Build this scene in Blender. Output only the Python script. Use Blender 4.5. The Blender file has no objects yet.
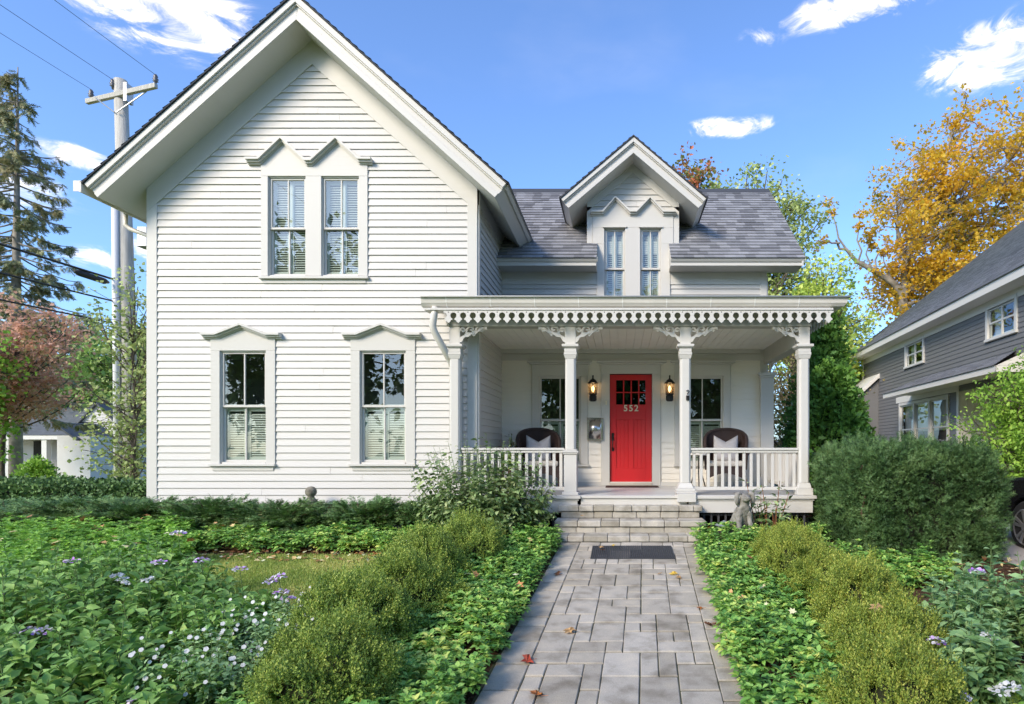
import bpy, math, random
import numpy as np
from mathutils import Matrix, Vector
R = math.radians
rnd = random.Random(7)
scene = bpy.context.scene
COL = scene.collection
# ------------------------------------------------------------------ camera model used while measuring
FL, PX0, PY0, EYE = 600.0, 620.0, 448.0, 1.32      # focal in px, principal point, eye height (m) over the foot of the steps
def at(px, py, Y): return Vector(((px-PX0)/FL*Y, Y, EYE+(PY0-py)/FL*Y))
YW, YF = 11.54, 9.615                               # front wall of the main block, front wall of the gabled wing
def zf(py): return EYE+(PY0-py)/62.4
def xf(px): return (px-PX0)/62.4
def zw(py): return EYE+(PY0-py)/52.0
def xw(px): return (px-PX0)/52.0
def ground(x, y):
    x = np.asarray(x, float); y = np.asarray(y, float)
    z = -0.097*np.clip(8.36-y, 0, 10.5)
    t = np.clip((y-17)/15, 0, 1); u = np.clip((-x-8)/10, 0, 1)
    return z-1.25*(t*t*(3-2*t))*(u*u*(3-2*u))
def g1(x, y): return float(ground(x, y))
# ------------------------------------------------------------------ object helpers
def setp(o, label=None, cat=None, group=None, kind=None):
    if label: o['label'] = label
    if cat: o['category'] = cat
    if group: o['group'] = group
    if kind: o['kind'] = kind
    return o
def thing(name, label, cat, loc=(0,0,0), rz=0, group=None):
    o = bpy.data.objects.new(name, None); COL.objects.link(o)
    o.empty_display_size = .2
    o.location = loc; o.rotation_euler = (0,0,rz)
    return setp(o, label, cat, group)
def worldpos(o):
    v = Vector((0,0,0))
    while o is not None:
        v += Vector(o.location); o = o.parent
    return v
def kids(o): return [c for c in COL.objects if c.parent == o]
def copy_tree(o, parent=None):
    c = o.copy(); COL.objects.link(c); c.parent = parent
    for ch in list(o.children): copy_tree(ch, c)
    return c
class MB:
    def __init__(s, M=None): s.v=[]; s.f=[]; s.m=[]; s.M=M
    def add(s, vs, fs, mi=0):
        n = len(s.v)
        if s.M is not None: vs = [tuple(s.M @ Vector(p)) for p in vs]
        s.v += [tuple(p) for p in vs]; s.f += [tuple(i+n for i in f) for f in fs]; s.m += [mi]*len(fs)
        return s
    def box(s, x0,x1,y0,y1,z0,z1, mi=0):
        vs=[(x0,y0,z0),(x1,y0,z0),(x1,y1,z0),(x0,y1,z0),(x0,y0,z1),(x1,y0,z1),(x1,y1,z1),(x0,y1,z1)]
        return s.add(vs, [(0,3,2,1),(4,5,6,7),(0,1,5,4),(1,2,6,5),(2,3,7,6),(3,0,4,7)], mi)
    def cbox(s, c, sz, mi=0):
        return s.box(c[0]-sz[0]/2,c[0]+sz[0]/2,c[1]-sz[1]/2,c[1]+sz[1]/2,c[2]-sz[2]/2,c[2]+sz[2]/2, mi)
    def prism_xz(s, poly, y0, y1, mi=0):       # poly counter-clockwise seen from -Y
        n=len(poly); vs=[(p[0],y0,p[1]) for p in poly]+[(p[0],y1,p[1]) for p in poly]
        fs=[tuple(range(n)), tuple(range(2*n-1,n-1,-1))]
        fs+=[(i,i+n,(i+1)%n+n,(i+1)%n) for i in range(n)]
        return s.add(vs, fs, mi)
    def prism_yz(s, poly, x0, x1, mi=0):
        n=len(poly); vs=[(x0,p[0],p[1]) for p in poly]+[(x1,p[0],p[1]) for p in poly]
        fs=[tuple(range(n-1,-1,-1)), tuple(range(n,2*n))]
        fs+=[(i,(i+1)%n,(i+1)%n+n,i+n) for i in range(n)]
        return s.add(vs, fs, mi)
    def prism_xy(s, poly, z0, z1, mi=0):
        n=len(poly); vs=[(p[0],p[1],z0) for p in poly]+[(p[0],p[1],z1) for p in poly]
        fs=[tuple(range(n-1,-1,-1)), tuple(range(n,2*n))]
        fs+=[(i,(i+1)%n,(i+1)%n+n,i+n) for i in range(n)]
        return s.add(vs, fs, mi)
    def tube(s, pts, rad, n=6, mi=0, cap=True):
        pts=[Vector(p) for p in pts]; k=len(pts)
        if not hasattr(rad,'__len__'): rad=[rad]*k
        vs=[]; up=Vector((0,0,1)); prev=None
        for i,p in enumerate(pts):
            t=(pts[min(i+1,k-1)]-pts[max(i-1,0)])
            t = t.normalized() if t.length>1e-9 else Vector((0,0,1))
            if prev is None:
                a = t.cross(up) if abs(t.z)<.95 else t.cross(Vector((1,0,0)))
            else: a = prev-t*prev.dot(t)
            a.normalize(); prev=a; b=t.cross(a)
            for j in range(n):
                an=2*math.pi*j/n; vs.append(tuple(p+(a*math.cos(an)+b*math.sin(an))*rad[i]))
        fs=[(i*n+j,i*n+(j+1)%n,(i+1)*n+(j+1)%n,(i+1)*n+j) for i in range(k-1) for j in range(n)]
        if cap: fs+=[tuple(range(n-1,-1,-1)), tuple(range((k-1)*n,k*n))]
        return s.add(vs, fs, mi)
    def lathe(s, prof, c=(0,0,0), n=16, mi=0, rot=0):
        vs=[]
        for r,z in prof:
            for j in range(n):
                an=rot+2*math.pi*j/n; vs.append((c[0]+r*math.cos(an),c[1]+r*math.sin(an),c[2]+z))
        k=len(prof)
        fs=[(i*n+j,i*n+(j+1)%n,(i+1)*n+(j+1)%n,(i+1)*n+j) for i in range(k-1) for j in range(n)]
        fs+=[tuple(range(n-1,-1,-1)), tuple(range((k-1)*n,k*n))]
        return s.add(vs, fs, mi)
    def sweep(s, prof, path, mi=0, closed=True):   # prof: (out, z); path: plan points, out = right-hand side of the travel direction
        P=[Vector((p[0],p[1])) for p in path]; k=len(P); m=len(prof); vs=[]
        for i in range(k):
            d0=(P[i]-P[i-1]).normalized() if i>0 else (P[1]-P[0]).normalized()
            d1=(P[i+1]-P[i]).normalized() if i<k-1 else d0
            n0=Vector((d0.y,-d0.x)); n1=Vector((d1.y,-d1.x)); n=(n0+n1); n=n/(n.length**2/2) if n.length>1e-6 else n0
            for o,z in prof: vs.append((P[i].x+n.x*o,P[i].y+n.y*o,z))
        fs=[(i*m+j,(i+1)*m+j,(i+1)*m+(j+1)%m,i*m+(j+1)%m) for i in range(k-1) for j in range(m if closed else m-1)]
        if closed: fs+=[tuple(range(m)), tuple(range((k)*m-1,(k-1)*m-1,-1))]
        return s.add(vs, fs, mi)
    def stroke(s, pts, w, y0, y1, mi=0):           # a flat board following a line in the xz plane
        k=len(pts); 
        if not hasattr(w,'__len__'): w=[w]*k
        L=[];Rr=[]
        for i,p in enumerate(pts):
            a=pts[max(i-1,0)]; b=pts[min(i+1,k-1)]; dx,dz=b[0]-a[0],b[1]-a[1]; l=math.hypot(dx,dz) or 1
            nx,nz=-dz/l,dx/l; L.append((p[0]+nx*w[i]/2,p[1]+nz*w[i]/2)); Rr.append((p[0]-nx*w[i]/2,p[1]-nz*w[i]/2))
        vs=[(p[0],y0,p[1]) for p in L]+[(p[0],y0,p[1]) for p in Rr]+[(p[0],y1,p[1]) for p in L]+[(p[0],y1,p[1]) for p in Rr]
        fs=[]
        for i in range(k-1):
            fs+=[(k+i,k+i+1,i+1,i),(2*k+i,2*k+i+1,3*k+i+1,3*k+i),(i,i+1,2*k+i+1,2*k+i),(3*k+i,3*k+i+1,k+i+1,k+i)]
        fs+=[(0,2*k,3*k,k),(k-1,2*k-1,4*k-1,3*k-1)]
        return s.add(vs, fs, mi)
    def build(s, name, mats, parent=None, local=False, smooth=False, bevel=0, origin=None):
        if not isinstance(mats,(list,tuple)): mats=[mats]
        off=Vector((0,0,0))
        if parent is not None and not local: off=worldpos(parent)
        me=bpy.data.meshes.new(name)
        loc=Vector((0,0,0))
        vs=s.v
        if not local:
            if origin is None and s.v:
                xs=[p[0] for p in s.v]; ys=[p[1] for p in s.v]; zs=[p[2] for p in s.v]
                origin=((min(xs)+max(xs))/2,(min(ys)+max(ys))/2,min(zs))
            o=Vector(origin or (0,0,0)); loc=o-off
            vs=[(p[0]-o.x,p[1]-o.y,p[2]-o.z) for p in s.v]
        me.from_pydata(vs,[],s.f)
        for m in mats: me.materials.append(m)
        if len(mats)>1: me.polygons.foreach_set('material_index', s.m)
        if smooth: me.polygons.foreach_set('use_smooth',[True]*len(s.f))
        me.validate(); me.update()
        ob=bpy.data.objects.new(name, me); COL.objects.link(ob); ob.location=loc
        if parent is not None: ob.parent=parent
        if bevel:
            b=ob.modifiers.new('Bevel','BEVEL'); b.width=bevel; b.segments=1 if bevel<.01 else 2; b.limit_method='ANGLE'; b.angle_limit=R(40)
        return ob
def npobj(name, V, faces, mats, parent=None, mi=None, local=True, smooth=False):
    """V (n,3); faces list of int arrays (m,k)"""
    me=bpy.data.meshes.new(name); V=np.asarray(V,np.float32)
    loc=(0,0,0)
    if not local and parent is not None: V=V-np.array(worldpos(parent),np.float32)
    if not local and parent is None:
        c=np.array([V[:,0].mean(),V[:,1].mean(),V[:,2].min()],np.float32); V=V-c; loc=tuple(float(q) for q in c)
    me.vertices.add(len(V)); me.vertices.foreach_set('co', V.ravel())
    tot=sum(f.size for f in faces); npoly=sum(len(f) for f in faces)
    me.loops.add(tot); me.polygons.add(npoly)
    me.loops.foreach_set('vertex_index', np.concatenate([f.ravel() for f in faces]).astype(np.int32))
    st=[];c=0
    for f in faces:
        st.append(np.arange(len(f))*f.shape[1]+c); c+=f.size
    me.polygons.foreach_set('loop_start', np.concatenate(st).astype(np.int32))
    if not isinstance(mats,(list,tuple)): mats=[mats]
    for m in mats: me.materials.append(m)
    if mi is not None: me.polygons.foreach_set('material_index', np.asarray(mi,np.int32))
    if smooth: me.polygons.foreach_set('use_smooth', np.ones(npoly,bool))
    me.update(calc_edges=True)
    ob=bpy.data.objects.new(name, me); COL.objects.link(ob); ob.parent=parent; ob.location=loc
    return ob
def nrm(a): return a/np.maximum(np.linalg.norm(a,axis=-1,keepdims=True),1e-9)
def scatter(tv, tf, P, F, U, S):
    """instances of a template: x = side, y = forward F, z = up U"""
    tv=np.asarray(tv,float); F=nrm(F); Sd=nrm(np.cross(F,U)); N=np.cross(Sd,F)
    S=np.broadcast_to(np.asarray(S,float).reshape(-1,1) if np.ndim(S)<2 else S,(len(P),3)) if np.ndim(S) else np.full((len(P),3),S)
    T=tv[None]*S[:,None,:]
    V=P[:,None]+T[...,0:1]*Sd[:,None]+T[...,1:2]*F[:,None]+T[...,2:3]*N[:,None]
    n,k=len(P),len(tv); faces=[]
    for f in tf:
        f=np.asarray(f); faces.append((f[None]+(np.arange(n)*k)[:,None,None]).reshape(-1,f.shape[1]))
    return V.reshape(-1,3), faces
def join(parts):
    Vs=[];Q={};o=0
    for V,fs in parts:
        for f in fs: Q.setdefault(f.shape[1],[]).append(f+o)
        Vs.append(V); o+=len(V)
    return np.concatenate(Vs), [np.concatenate(q) for q in Q.values()]
LEAF2=([(0,0,0),(-.5,.42,.10),(0,1,-.05),(.5,.42,.10)],[[(0,3,2,1)]])            # small leaf, one folded quad
LEAF4=([(0,0,0),(-.36,.28,.09),(-.40,.60,.06),(0,1,-.16),(.40,.60,.06),(.36,.28,.09),(0,.3,0),(0,.62,-.02)],
       [[(0,5,6),(0,6,1),(7,4,3),(7,3,2)],[(6,5,4,7),(1,6,7,2)]])              # ovate leaf with a mid rib
MAPLE=([(0,0,0),(.16,.10,.02),(.55,.05,.05),(.36,.36,.04),(.52,.72,.06),(.20,.62,.03),(0,1.05,-.04),(-.20,.62,.03),(-.52,.72,.06),(-.36,.36,.04),(-.55,.05,.05),(-.16,.10,.02),(0,.4,-.03)],
       [[(12,0,1),(12,1,2),(12,2,3),(12,3,4),(12,4,5),(12,5,6),(12,6,7),(12,7,8),(12,8,9),(12,9,10),(12,10,11),(12,11,0)]])
NEEDLE=([(-.5,0,0),(.5,0,0),(0,1,0)],[[(0,1,2)]])
def fib(n, rng):
    v=rng.normal(size=(n,3)); return nrm(v)
def fnoise(P, sc, seed=0):
    r=np.random.default_rng(seed); out=0
    for k in range(5):
        d=r.normal(size=3)*sc*(1+.5*k); out=out+np.sin(P@d+r.uniform(0,6.28))
    return out/3.0
# ------------------------------------------------------------------ materials
def mat(name):
    m=bpy.data.materials.new(name); m.use_nodes=True; nt=m.node_tree
    return m, nt, nt.nodes['Principled BSDF'], nt.nodes['Material Output']
def N(nt, t, **kw):
    n=nt.nodes.new(t)
    for k,v in kw.items():
        if k in n.inputs: n.inputs[k].default_value=v
        else: setattr(n,k,v)
    return n
def ramp(nt, stops, src=None, interp='LINEAR'):
    r=nt.nodes.new('ShaderNodeValToRGB'); cr=r.color_ramp; cr.interpolation=interp
    while len(cr.elements)>1: cr.elements.remove(cr.elements[-1])
    for i,(p,c) in enumerate(stops):
        e=cr.elements[0] if i==0 else cr.elements.new(p)
        e.position=p; e.color=(*c,1)
    if src is not None: nt.links.new(src, r.inputs[0])
    return r
def noisecoord(nt, scale, detail=4, stretch=None, space='Object'):
    tc=nt.nodes.new('ShaderNodeTexCoord'); src=tc.outputs[space]
    if stretch:
        mp=nt.nodes.new('ShaderNodeMapping'); mp.inputs['Scale'].default_value=stretch; nt.links.new(src,mp.inputs[0]); src=mp.outputs[0]
    n=N(nt,'ShaderNodeTexNoise',Scale=scale,Detail=detail); nt.links.new(src,n.inputs['Vector'])
    return n
def bump(nt, bs, src, strength=.2, dist=.01):
    b=N(nt,'ShaderNodeBump',Strength=strength,Distance=dist); nt.links.new(src,b.inputs['Height']); nt.links.new(b.outputs[0],bs.inputs['Normal']); return b
def plain(name, col, rough=.6, metal=0, var=.0, vs=3, bp=0, bs_=60, spec=None, stretch=None, coat=0):
    m,nt,bs,_=mat(name)
    bs.inputs['Roughness'].default_value=rough; bs.inputs['Metallic'].default_value=metal
    if spec is not None: bs.inputs['Specular IOR Level'].default_value=spec
    if coat: bs.inputs['Coat Weight'].default_value=coat; bs.inputs['Coat Roughness'].default_value=.08
    if var:
        n=noisecoord(nt,vs,5,stretch)
        r=ramp(nt,[(.3,tuple(c*(1-var) for c in col)),(.7,tuple(min(1,c*(1+var*.6)) for c in col))],n.outputs[0])
        nt.links.new(r.outputs[0],bs.inputs['Base Color'])
    else: bs.inputs['Base Color'].default_value=(*col,1)
    if bp:
        n2=noisecoord(nt,bs_,3); bump(nt,bs,n2.outputs[0],bp,.01)
    return m
def paint(name, col, dirt=(.52,.50,.44), amt=.35):
    """painted timber: faint brush grain along the board, faint weather stains"""
    m,nt,bs,_=mat(name); bs.inputs['Roughness'].default_value=.5
    n=noisecoord(nt,1.3,7); n2=noisecoord(nt,9,5,(.25,.25,2.5))
    mul=N(nt,'ShaderNodeMath',operation='MULTIPLY'); nt.links.new(n.outputs[0],mul.inputs[0]); nt.links.new(n2.outputs[0],mul.inputs[1])
    r=ramp(nt,[(.27,(0,0,0)),(.50,(amt,amt,amt))],mul.outputs[0])
    mx=N(nt,'ShaderNodeMix',data_type='RGBA'); mx.inputs['A'].default_value=(*col,1); mx.inputs['B'].default_value=(*dirt,1)
    nt.links.new(r.outputs[0],mx.inputs['Factor']); nt.links.new(mx.outputs['Result'],bs.inputs['Base Color'])
    n3=noisecoord(nt,40,4,(.15,.15,1)); bump(nt,bs,n3.outputs[0],.12,.004)
    return m
LK=2.3
def leafmat(name, cols, nscale=1.5, trans=.25, rough=.55, wn=.5, spec=.35):
    m,nt,bs,out=mat(name)
    bs.inputs['Roughness'].default_value=rough; bs.inputs['Specular IOR Level'].default_value=spec
    g=nt.nodes.new('ShaderNodeNewGeometry'); n=noisecoord(nt,nscale,3)
    mr=N(nt,'ShaderNodeMapRange'); mr.inputs[1].default_value=.3; mr.inputs[2].default_value=.7
    nt.links.new(n.outputs[0],mr.inputs[0])
    mx=N(nt,'ShaderNodeMix',data_type='FLOAT'); mx.inputs['Factor'].default_value=wn
    nt.links.new(g.outputs['Random Per Island'],mx.inputs['A']); nt.links.new(mr.outputs[0],mx.inputs['B'])
    cols=[tuple(min(.8,c*LK) for c in q) for q in cols]; k=len(cols); r=ramp(nt,[(.12+.76*i/max(1,k-1),c) for i,c in enumerate(cols)],mx.outputs['Result'])
    nt.links.new(r.outputs[0],bs.inputs['Base Color'])
    if trans:
        t=nt.nodes.new('ShaderNodeBsdfTranslucent'); ms=nt.nodes.new('ShaderNodeMixShader'); ms.inputs[0].default_value=trans
        nt.links.new(r.outputs[0],t.inputs[0]); nt.links.new(bs.outputs[0],ms.inputs[1]); nt.links.new(t.outputs[0],ms.inputs[2]); nt.links.new(ms.outputs[0],out.inputs[0])
    return m
WHITE=paint('white_paint',(.585,.568,.525))
SIDING=paint('white_siding_paint',(.565,.552,.52),amt=.32)
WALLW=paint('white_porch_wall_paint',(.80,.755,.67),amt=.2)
DECKM=plain('grey_deck_paint',(.56,.56,.55),.45,var=.12,vs=2.5)
GUTM=plain('gutter_enamel',(.66,.63,.57),.35,var=.06,vs=1.5)
GALV=plain('galvanised_metal',(.42,.42,.41),.4,.7,var=.1)
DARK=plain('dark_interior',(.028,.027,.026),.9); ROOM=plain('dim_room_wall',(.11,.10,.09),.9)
BLACK=plain('black_metal',(.015,.014,.013),.4,.4)
SHUT=plain('shutter_paint',(.43,.46,.42),.5)
RED=plain('red_door_paint',(.62,.012,.018),.38,var=.06,vs=2,coat=.25)
BRASS=plain('pale_numeral_metal',(.78,.70,.52),.35,.3)
def glass(name, refl=.32, tint=(.55,.62,.58)):
    m,nt,bs,out=mat(name); nt.nodes.remove(bs)
    lw0=N(nt,'ShaderNodeLayerWeight',Blend=.5); lw=N(nt,'ShaderNodeMath',operation='POWER'); nt.links.new(lw0.outputs['Facing'],lw.inputs[0]); lw.inputs[1].default_value=4.0; ad=N(nt,'ShaderNodeMath',operation='MULTIPLY_ADD'); ad.inputs[1].default_value=1.0-refl; ad.inputs[2].default_value=refl
    nt.links.new(lw.outputs[0],ad.inputs[0])
    gl=N(nt,'ShaderNodeBsdfGlossy',Roughness=.0); gl.inputs['Color'].default_value=(.92,.95,1,1)
    tr=N(nt,'ShaderNodeBsdfTransparent'); tr.inputs['Color'].default_value=(*tint,1)
    ms=nt.nodes.new('ShaderNodeMixShader'); nt.links.new(ad.outputs[0],ms.inputs[0]); nt.links.new(tr.outputs[0],ms.inputs[1]); nt.links.new(gl.outputs[0],ms.inputs[2]); nt.links.new(ms.outputs[0],out.inputs[0])
    n=noisecoord(nt,1.1,2); b=N(nt,'ShaderNodeBump',Strength=.12,Distance=.03); nt.links.new(n.outputs[0],b.inputs['Height']); nt.links.new(b.outputs[0],gl.inputs['Normal'])
    return m
GLASS=glass('window_glass',.10,(.90,.95,.91)); GLASS2=glass('porch_window_glass',.10,(.80,.86,.80))
def shingle(name, c1, c2, c3, sx=.30):
    """asphalt shingles on real stepped courses: every tab its own tone (uv: metres along, courses up)"""
    m,nt,bs,_=mat(name); bs.inputs['Roughness'].default_value=.9; bs.inputs['Specular IOR Level'].default_value=.2
    uv=nt.nodes.new('ShaderNodeUVMap'); sp=nt.nodes.new('ShaderNodeSeparateXYZ'); nt.links.new(uv.outputs[0],sp.inputs[0])
    fl=N(nt,'ShaderNodeMath',operation='FLOOR'); nt.links.new(sp.outputs[1],fl.inputs[0])
    wn=N(nt,'ShaderNodeTexWhiteNoise',noise_dimensions='1D'); nt.links.new(fl.outputs[0],wn.inputs['W'])
    a=N(nt,'ShaderNodeMath',operation='MULTIPLY'); a.inputs[1].default_value=1/sx; nt.links.new(sp.outputs[0],a.inputs[0])
    b=N(nt,'ShaderNodeMath',operation='ADD'); nt.links.new(a.outputs[0],b.inputs[0]); nt.links.new(wn.outputs['Value'],b.inputs[1])
    # wobble tab widths
    fl2=N(nt,'ShaderNodeMath',operation='FLOOR'); nt.links.new(b.outputs[0],fl2.inputs[0])
    cb=nt.nodes.new('ShaderNodeCombineXYZ'); nt.links.new(fl2.outputs[0],cb.inputs[0]); nt.links.new(fl.outputs[0],cb.inputs[1])
    w2=N(nt,'ShaderNodeTexWhiteNoise',noise_dimensions='2D'); nt.links.new(cb.outputs[0],w2.inputs['Vector'])
    r=ramp(nt,[(0,c1),(.45,c2),(1,c3)],w2.outputs['Value'])
    n=noisecoord(nt,220,3); r2=ramp(nt,[(.3,(.6,.6,.6)),(.7,(1.25,1.25,1.25))],n.outputs[0])
    mx=N(nt,'ShaderNodeMix',data_type='RGBA',blend_type='MULTIPLY'); mx.inputs['Factor'].default_value=1
    nt.links.new(r.outputs[0],mx.inputs['A']); nt.links.new(r2.outputs[0],mx.inputs['B']); nt.links.new(mx.outputs['Result'],bs.inputs['Base Color'])
    bump(nt,bs,n.outputs[0],.3,.004)
    return m
SHING=shingle('slate_blue_shingles',(.16,.163,.175),(.25,.253,.266),(.335,.338,.352),.19)
SHING2=shingle('grey_shingles',(.22,.225,.24),(.28,.285,.30),(.34,.345,.36))
SHING3=shingle('dark_green_grey_shingles',(.03,.04,.045),(.06,.07,.075),(.09,.10,.105))
SHEDGE=plain('shingle_edge',(.05,.055,.065),.9)
def roofplane(name, p0, u, d, wid_fn, length, mats, parent, course=.14, lift=.02, local=False):
    """stepped shingle courses. p0: eave origin, u: unit along the eave, d: unit up the slope, wid_fn(t)->(a,b) extents along u"""
    u=Vector(u).normalized(); d=Vector(d).normalized(); n=u.cross(d); 
    if n.z<0: n=-n
    p0=Vector(p0); nc=int(math.ceil(length/course)); vs=[];fs=[];uvs=[]
    for i in range(nc):
        t0=i*course; t1=min(length,t0+course); a0,b0=wid_fn(t0); a1,b1=wid_fn(t1)
        if b0-a0<.01: continue
        base=p0+n*.004
        q=[base+u*a0+d*t0+n*lift, base+u*b0+d*t0+n*lift, base+u*b1+d*t1, base+u*a1+d*t1]
        k=len(vs); vs+=[tuple(x) for x in q]; fs.append((k,k+1,k+2,k+3)); uvs+=[(a0+50,i+.1),(b0+50,i+.1),(b1+50,i+.9),(a1+50,i+.9)]
        q2=[base+u*a0+d*t0-n*.002, base+u*b0+d*t0-n*.002, q[1], q[0]]
        k=len(vs); vs+=[tuple(x) for x in q2]; fs.append((k,k+1,k+2,k+3)); uvs+=[(a0+50,i+.1),(b0+50,i+.1),(b0+50,i+.1),(a0+50,i+.1)]
    off=Vector((0,0,0)) if (local or parent is None) else worldpos(parent)
    me=bpy.data.meshes.new(name); me.from_pydata([tuple(Vector(v)-off) for v in vs],[],fs)
    ul=me.uv_layers.new(name='UVMap'); 
    for i,l in enumerate(ul.data): l.uv=uvs[i]
    for m in mats: me.materials.append(m)
    ob=bpy.data.objects.new(name,me); COL.objects.link(ob); ob.parent=parent
    return ob
_jr=random.Random(99)
def siding(mb, z0, z1, ext, openings=(), pitch=.113, y=0.0, lip=.023, top=.004, mi=0):
    """clapboards on the plane y (outside is -y). ext(z)->(x0,x1). openings: (x0,x1,z0,z1)"""
    n=int(math.ceil((z1-z0)/pitch))
    for i in range(n):
        a=z0+i*pitch; b=min(a+pitch,z1+.0); e0,e1=ext((a+b)/2)
        if e1-e0<.02 or b-a<.004: continue
        cuts=[(e0,e1,a,b)]
        for ox0,ox1,oz0,oz1 in openings:
            nw=[]
            for x0,x1,za,zb in cuts:
                if ox1<=x0 or ox0>=x1 or oz1<=za or oz0>=zb: nw.append((x0,x1,za,zb)); continue
                if x0<ox0: nw.append((x0,ox0,za,zb))
                if x1>ox1: nw.append((ox1,x1,za,zb))
                xa,xb=max(x0,ox0),min(x1,ox1)
                if za<oz0: nw.append((xa,xb,za,oz0))
                if zb>oz1: nw.append((xa,xb,oz1,zb))
            cuts=nw
        jn=[]
        for x0,x1,za,zb in cuts:
            if x1-x0>1.2 and pitch<.124:
                xs=[x0]; x=x0+_jr.uniform(.5,3.6)
                while x<x1-.35: xs.append(x); x+=_jr.uniform(2.2,3.8)
                xs.append(x1); jn+=[(p+(.001 if i_ else 0),q-(.001 if i_<len(xs)-2 else 0),za,zb) for i_,(p,q) in enumerate(zip(xs,xs[1:]))]
            else: jn.append((x0,x1,za,zb))
        for x0,x1,za,zb in jn:
            wob=_jr.uniform(-.0025,.0025)
            f=lambda z: wob+y-lip+(lip-top)*(z-a)/pitch
            ya,yb=f(za),f(zb)
            vs=[(x0,ya,za),(x1,ya,za),(x1,yb,zb),(x0,yb,zb),(x0,y+.02,za),(x1,y+.02,za),(x1,y+.02,zb),(x0,y+.02,zb)]
            mb.add(vs,[(0,1,2,3),(4,5,1,0),(0,3,7,4),(1,5,6,2),(3,2,6,7)],mi)
# ================================================================== THE WHITE HOUSE
house=thing('white_house','two-storey white clapboard house with a gabled wing, gothic dormer and gingerbread front porch','house',(-1.0,10.5,0))
FND=plain('fieldstone_foundation',(.36,.27,.21),.9,var=.35,vs=4,bp=.6,bs_=12)
# ---- windows
def glazing(root, M, x0,x1,z0,z1, mid=None, muntins=1, shutter='half', inset=.045, gm=None, fr=.031, mi_shut=None, curtain=False):
    """one sash opening (in the facade frame M): two sashes with muntins, panes, louvred shutters, a dim room behind"""
    gm=gm or GLASS; mid=mid if mid is not None else (z0+z1)/2
    a=MB(M)                                                    # jamb lining
    a.box(x0-.012,x0+.010,-.01,.13,z0,z1); a.box(x1-.010,x1+.012,-.01,.13,z0,z1); a.box(x0+.018,x1-.018,-.01,.13,z1-.018,z1+.012); a.box(x0+.018,x1-.018,-.012,.13,z0-.012,z0+.02)
    a.build('window_frame',WHITE,root,bevel=.003)
    def sash(za,zb,y):
        s=MB(M); xa,xb=x0+.011,x1-.011
        s.box(xa,xa+fr,y,y+.035,za,zb); s.box(xb-fr,xb,y,y+.035,za,zb)
        s.box(xa+fr,xb-fr,y,y+.035,za,za+fr*1.1); s.box(xa+fr,xb-fr,y,y+.035,zb-fr*.9,zb)
        for k in range(muntins):
            xm=xa+(xb-xa)*(k+1)/(muntins+1); s.box(xm-.011,xm+.011,y+.004,y+.031,za+fr*1.1,zb-fr*.9)
        so=s.build('sash',WHITE,root,bevel=.003)
        p=MB(M); p.add([(xa+fr*.6,y+.018,za+fr*.6),(xb-fr*.6,y+.018,za+fr*.6),(xb-fr*.6,y+.018,zb-fr*.6),(xa+fr*.6,y+.018,zb-fr*.6)],[(0,1,2,3)])
        p.build('pane',gm,root)
    sash(mid-.02,z1-.018,inset-.035); sash(z0+.02,mid+.025,inset)
    zt={'half':mid-.02,'full':z1-.03}.get(shutter)
    if zt:
        for k in range(2):
            xa=x0+.02+(x1-x0-.04)*k/2; xb=x0+.02+(x1-x0-.04)*(k+1)/2; zb_=z0+.03
            s=MB(M); y=inset+.045; st=.05
            s.box(xa+.003,xa+st,y,y+.028,zb_,zt); s.box(xb-st,xb-.003,y,y+.028,zb_,zt); s.box(xa+st,xb-st,y,y+.028,zb_,zb_+.06); s.box(xa+st,xb-st,y,y+.028,zt-.06,zt)
            z=zb_+.06
            while z+.03<zt-.06:
                vs=[(xa+st,y+.004,z),(xb-st,y+.004,z),(xb-st,y+.024,z+.022),(xa+st,y+.024,z+.022)]
                s.add(vs+[(p[0],p[1]+.004,p[2]-.004) for p in vs],[(0,1,2,3),(7,6,5,4),(0,4,5,1)]); z+=.038
            s.build('shutter',SHUT,root)
    if curtain:
        c=MB(M)
        for xa,xb in ((x0+.03,x0+.03+(x1-x0)*.22),(x1-.03-(x1-x0)*.22,x1-.03)):
            k=9; vs=[]
            for i in range(k): 
                xx=xa+(xb-xa)*i/(k-1); yy=inset+.07+.015*math.sin(i*2.1); vs+=[(xx,yy,z0+.04),(xx,yy,z1-.03)]
            c.add(vs,[(2*i,2*i+2,2*i+3,2*i+1) for i in range(k-1)])
        c.build('curtain',plain('pale_curtain',(.5,.49,.46),.9),root,smooth=True)
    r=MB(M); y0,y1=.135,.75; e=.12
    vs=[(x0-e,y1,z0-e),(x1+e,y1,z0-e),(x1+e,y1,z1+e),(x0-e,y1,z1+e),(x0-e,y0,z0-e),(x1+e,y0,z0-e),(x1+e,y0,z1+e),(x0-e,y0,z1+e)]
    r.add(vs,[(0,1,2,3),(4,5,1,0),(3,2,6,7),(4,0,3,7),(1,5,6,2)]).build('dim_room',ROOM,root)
def capmould(M, line, t=.075, proj=.13, y=0.0):
    """hood moulding that follows a zigzag line of (x,z): three stacked strips"""
    m=MB(M); 
    def strip(off,th,pr):
        m.stroke([(x,z+off) for x,z in line],th,y-pr,y-.0)
    strip(.0,t*.42,proj); strip(-t*.36,t*.34,proj*.72); strip(-t*.66,t*.30,proj*.42)
    return m
def Fr(x,y,rz=0): return Matrix.Translation((x,y,0)) @ Matrix.Rotation(rz,4,'Z')
MF=Fr(0,YF); MW=Fr(0,YW)
CX=-4.922; HW=2.64                                             # centre and half-width of the wing
SL=.895; ZAP=8.195
def ztop(x): return ZAP-SL*abs(x-CX)
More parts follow.
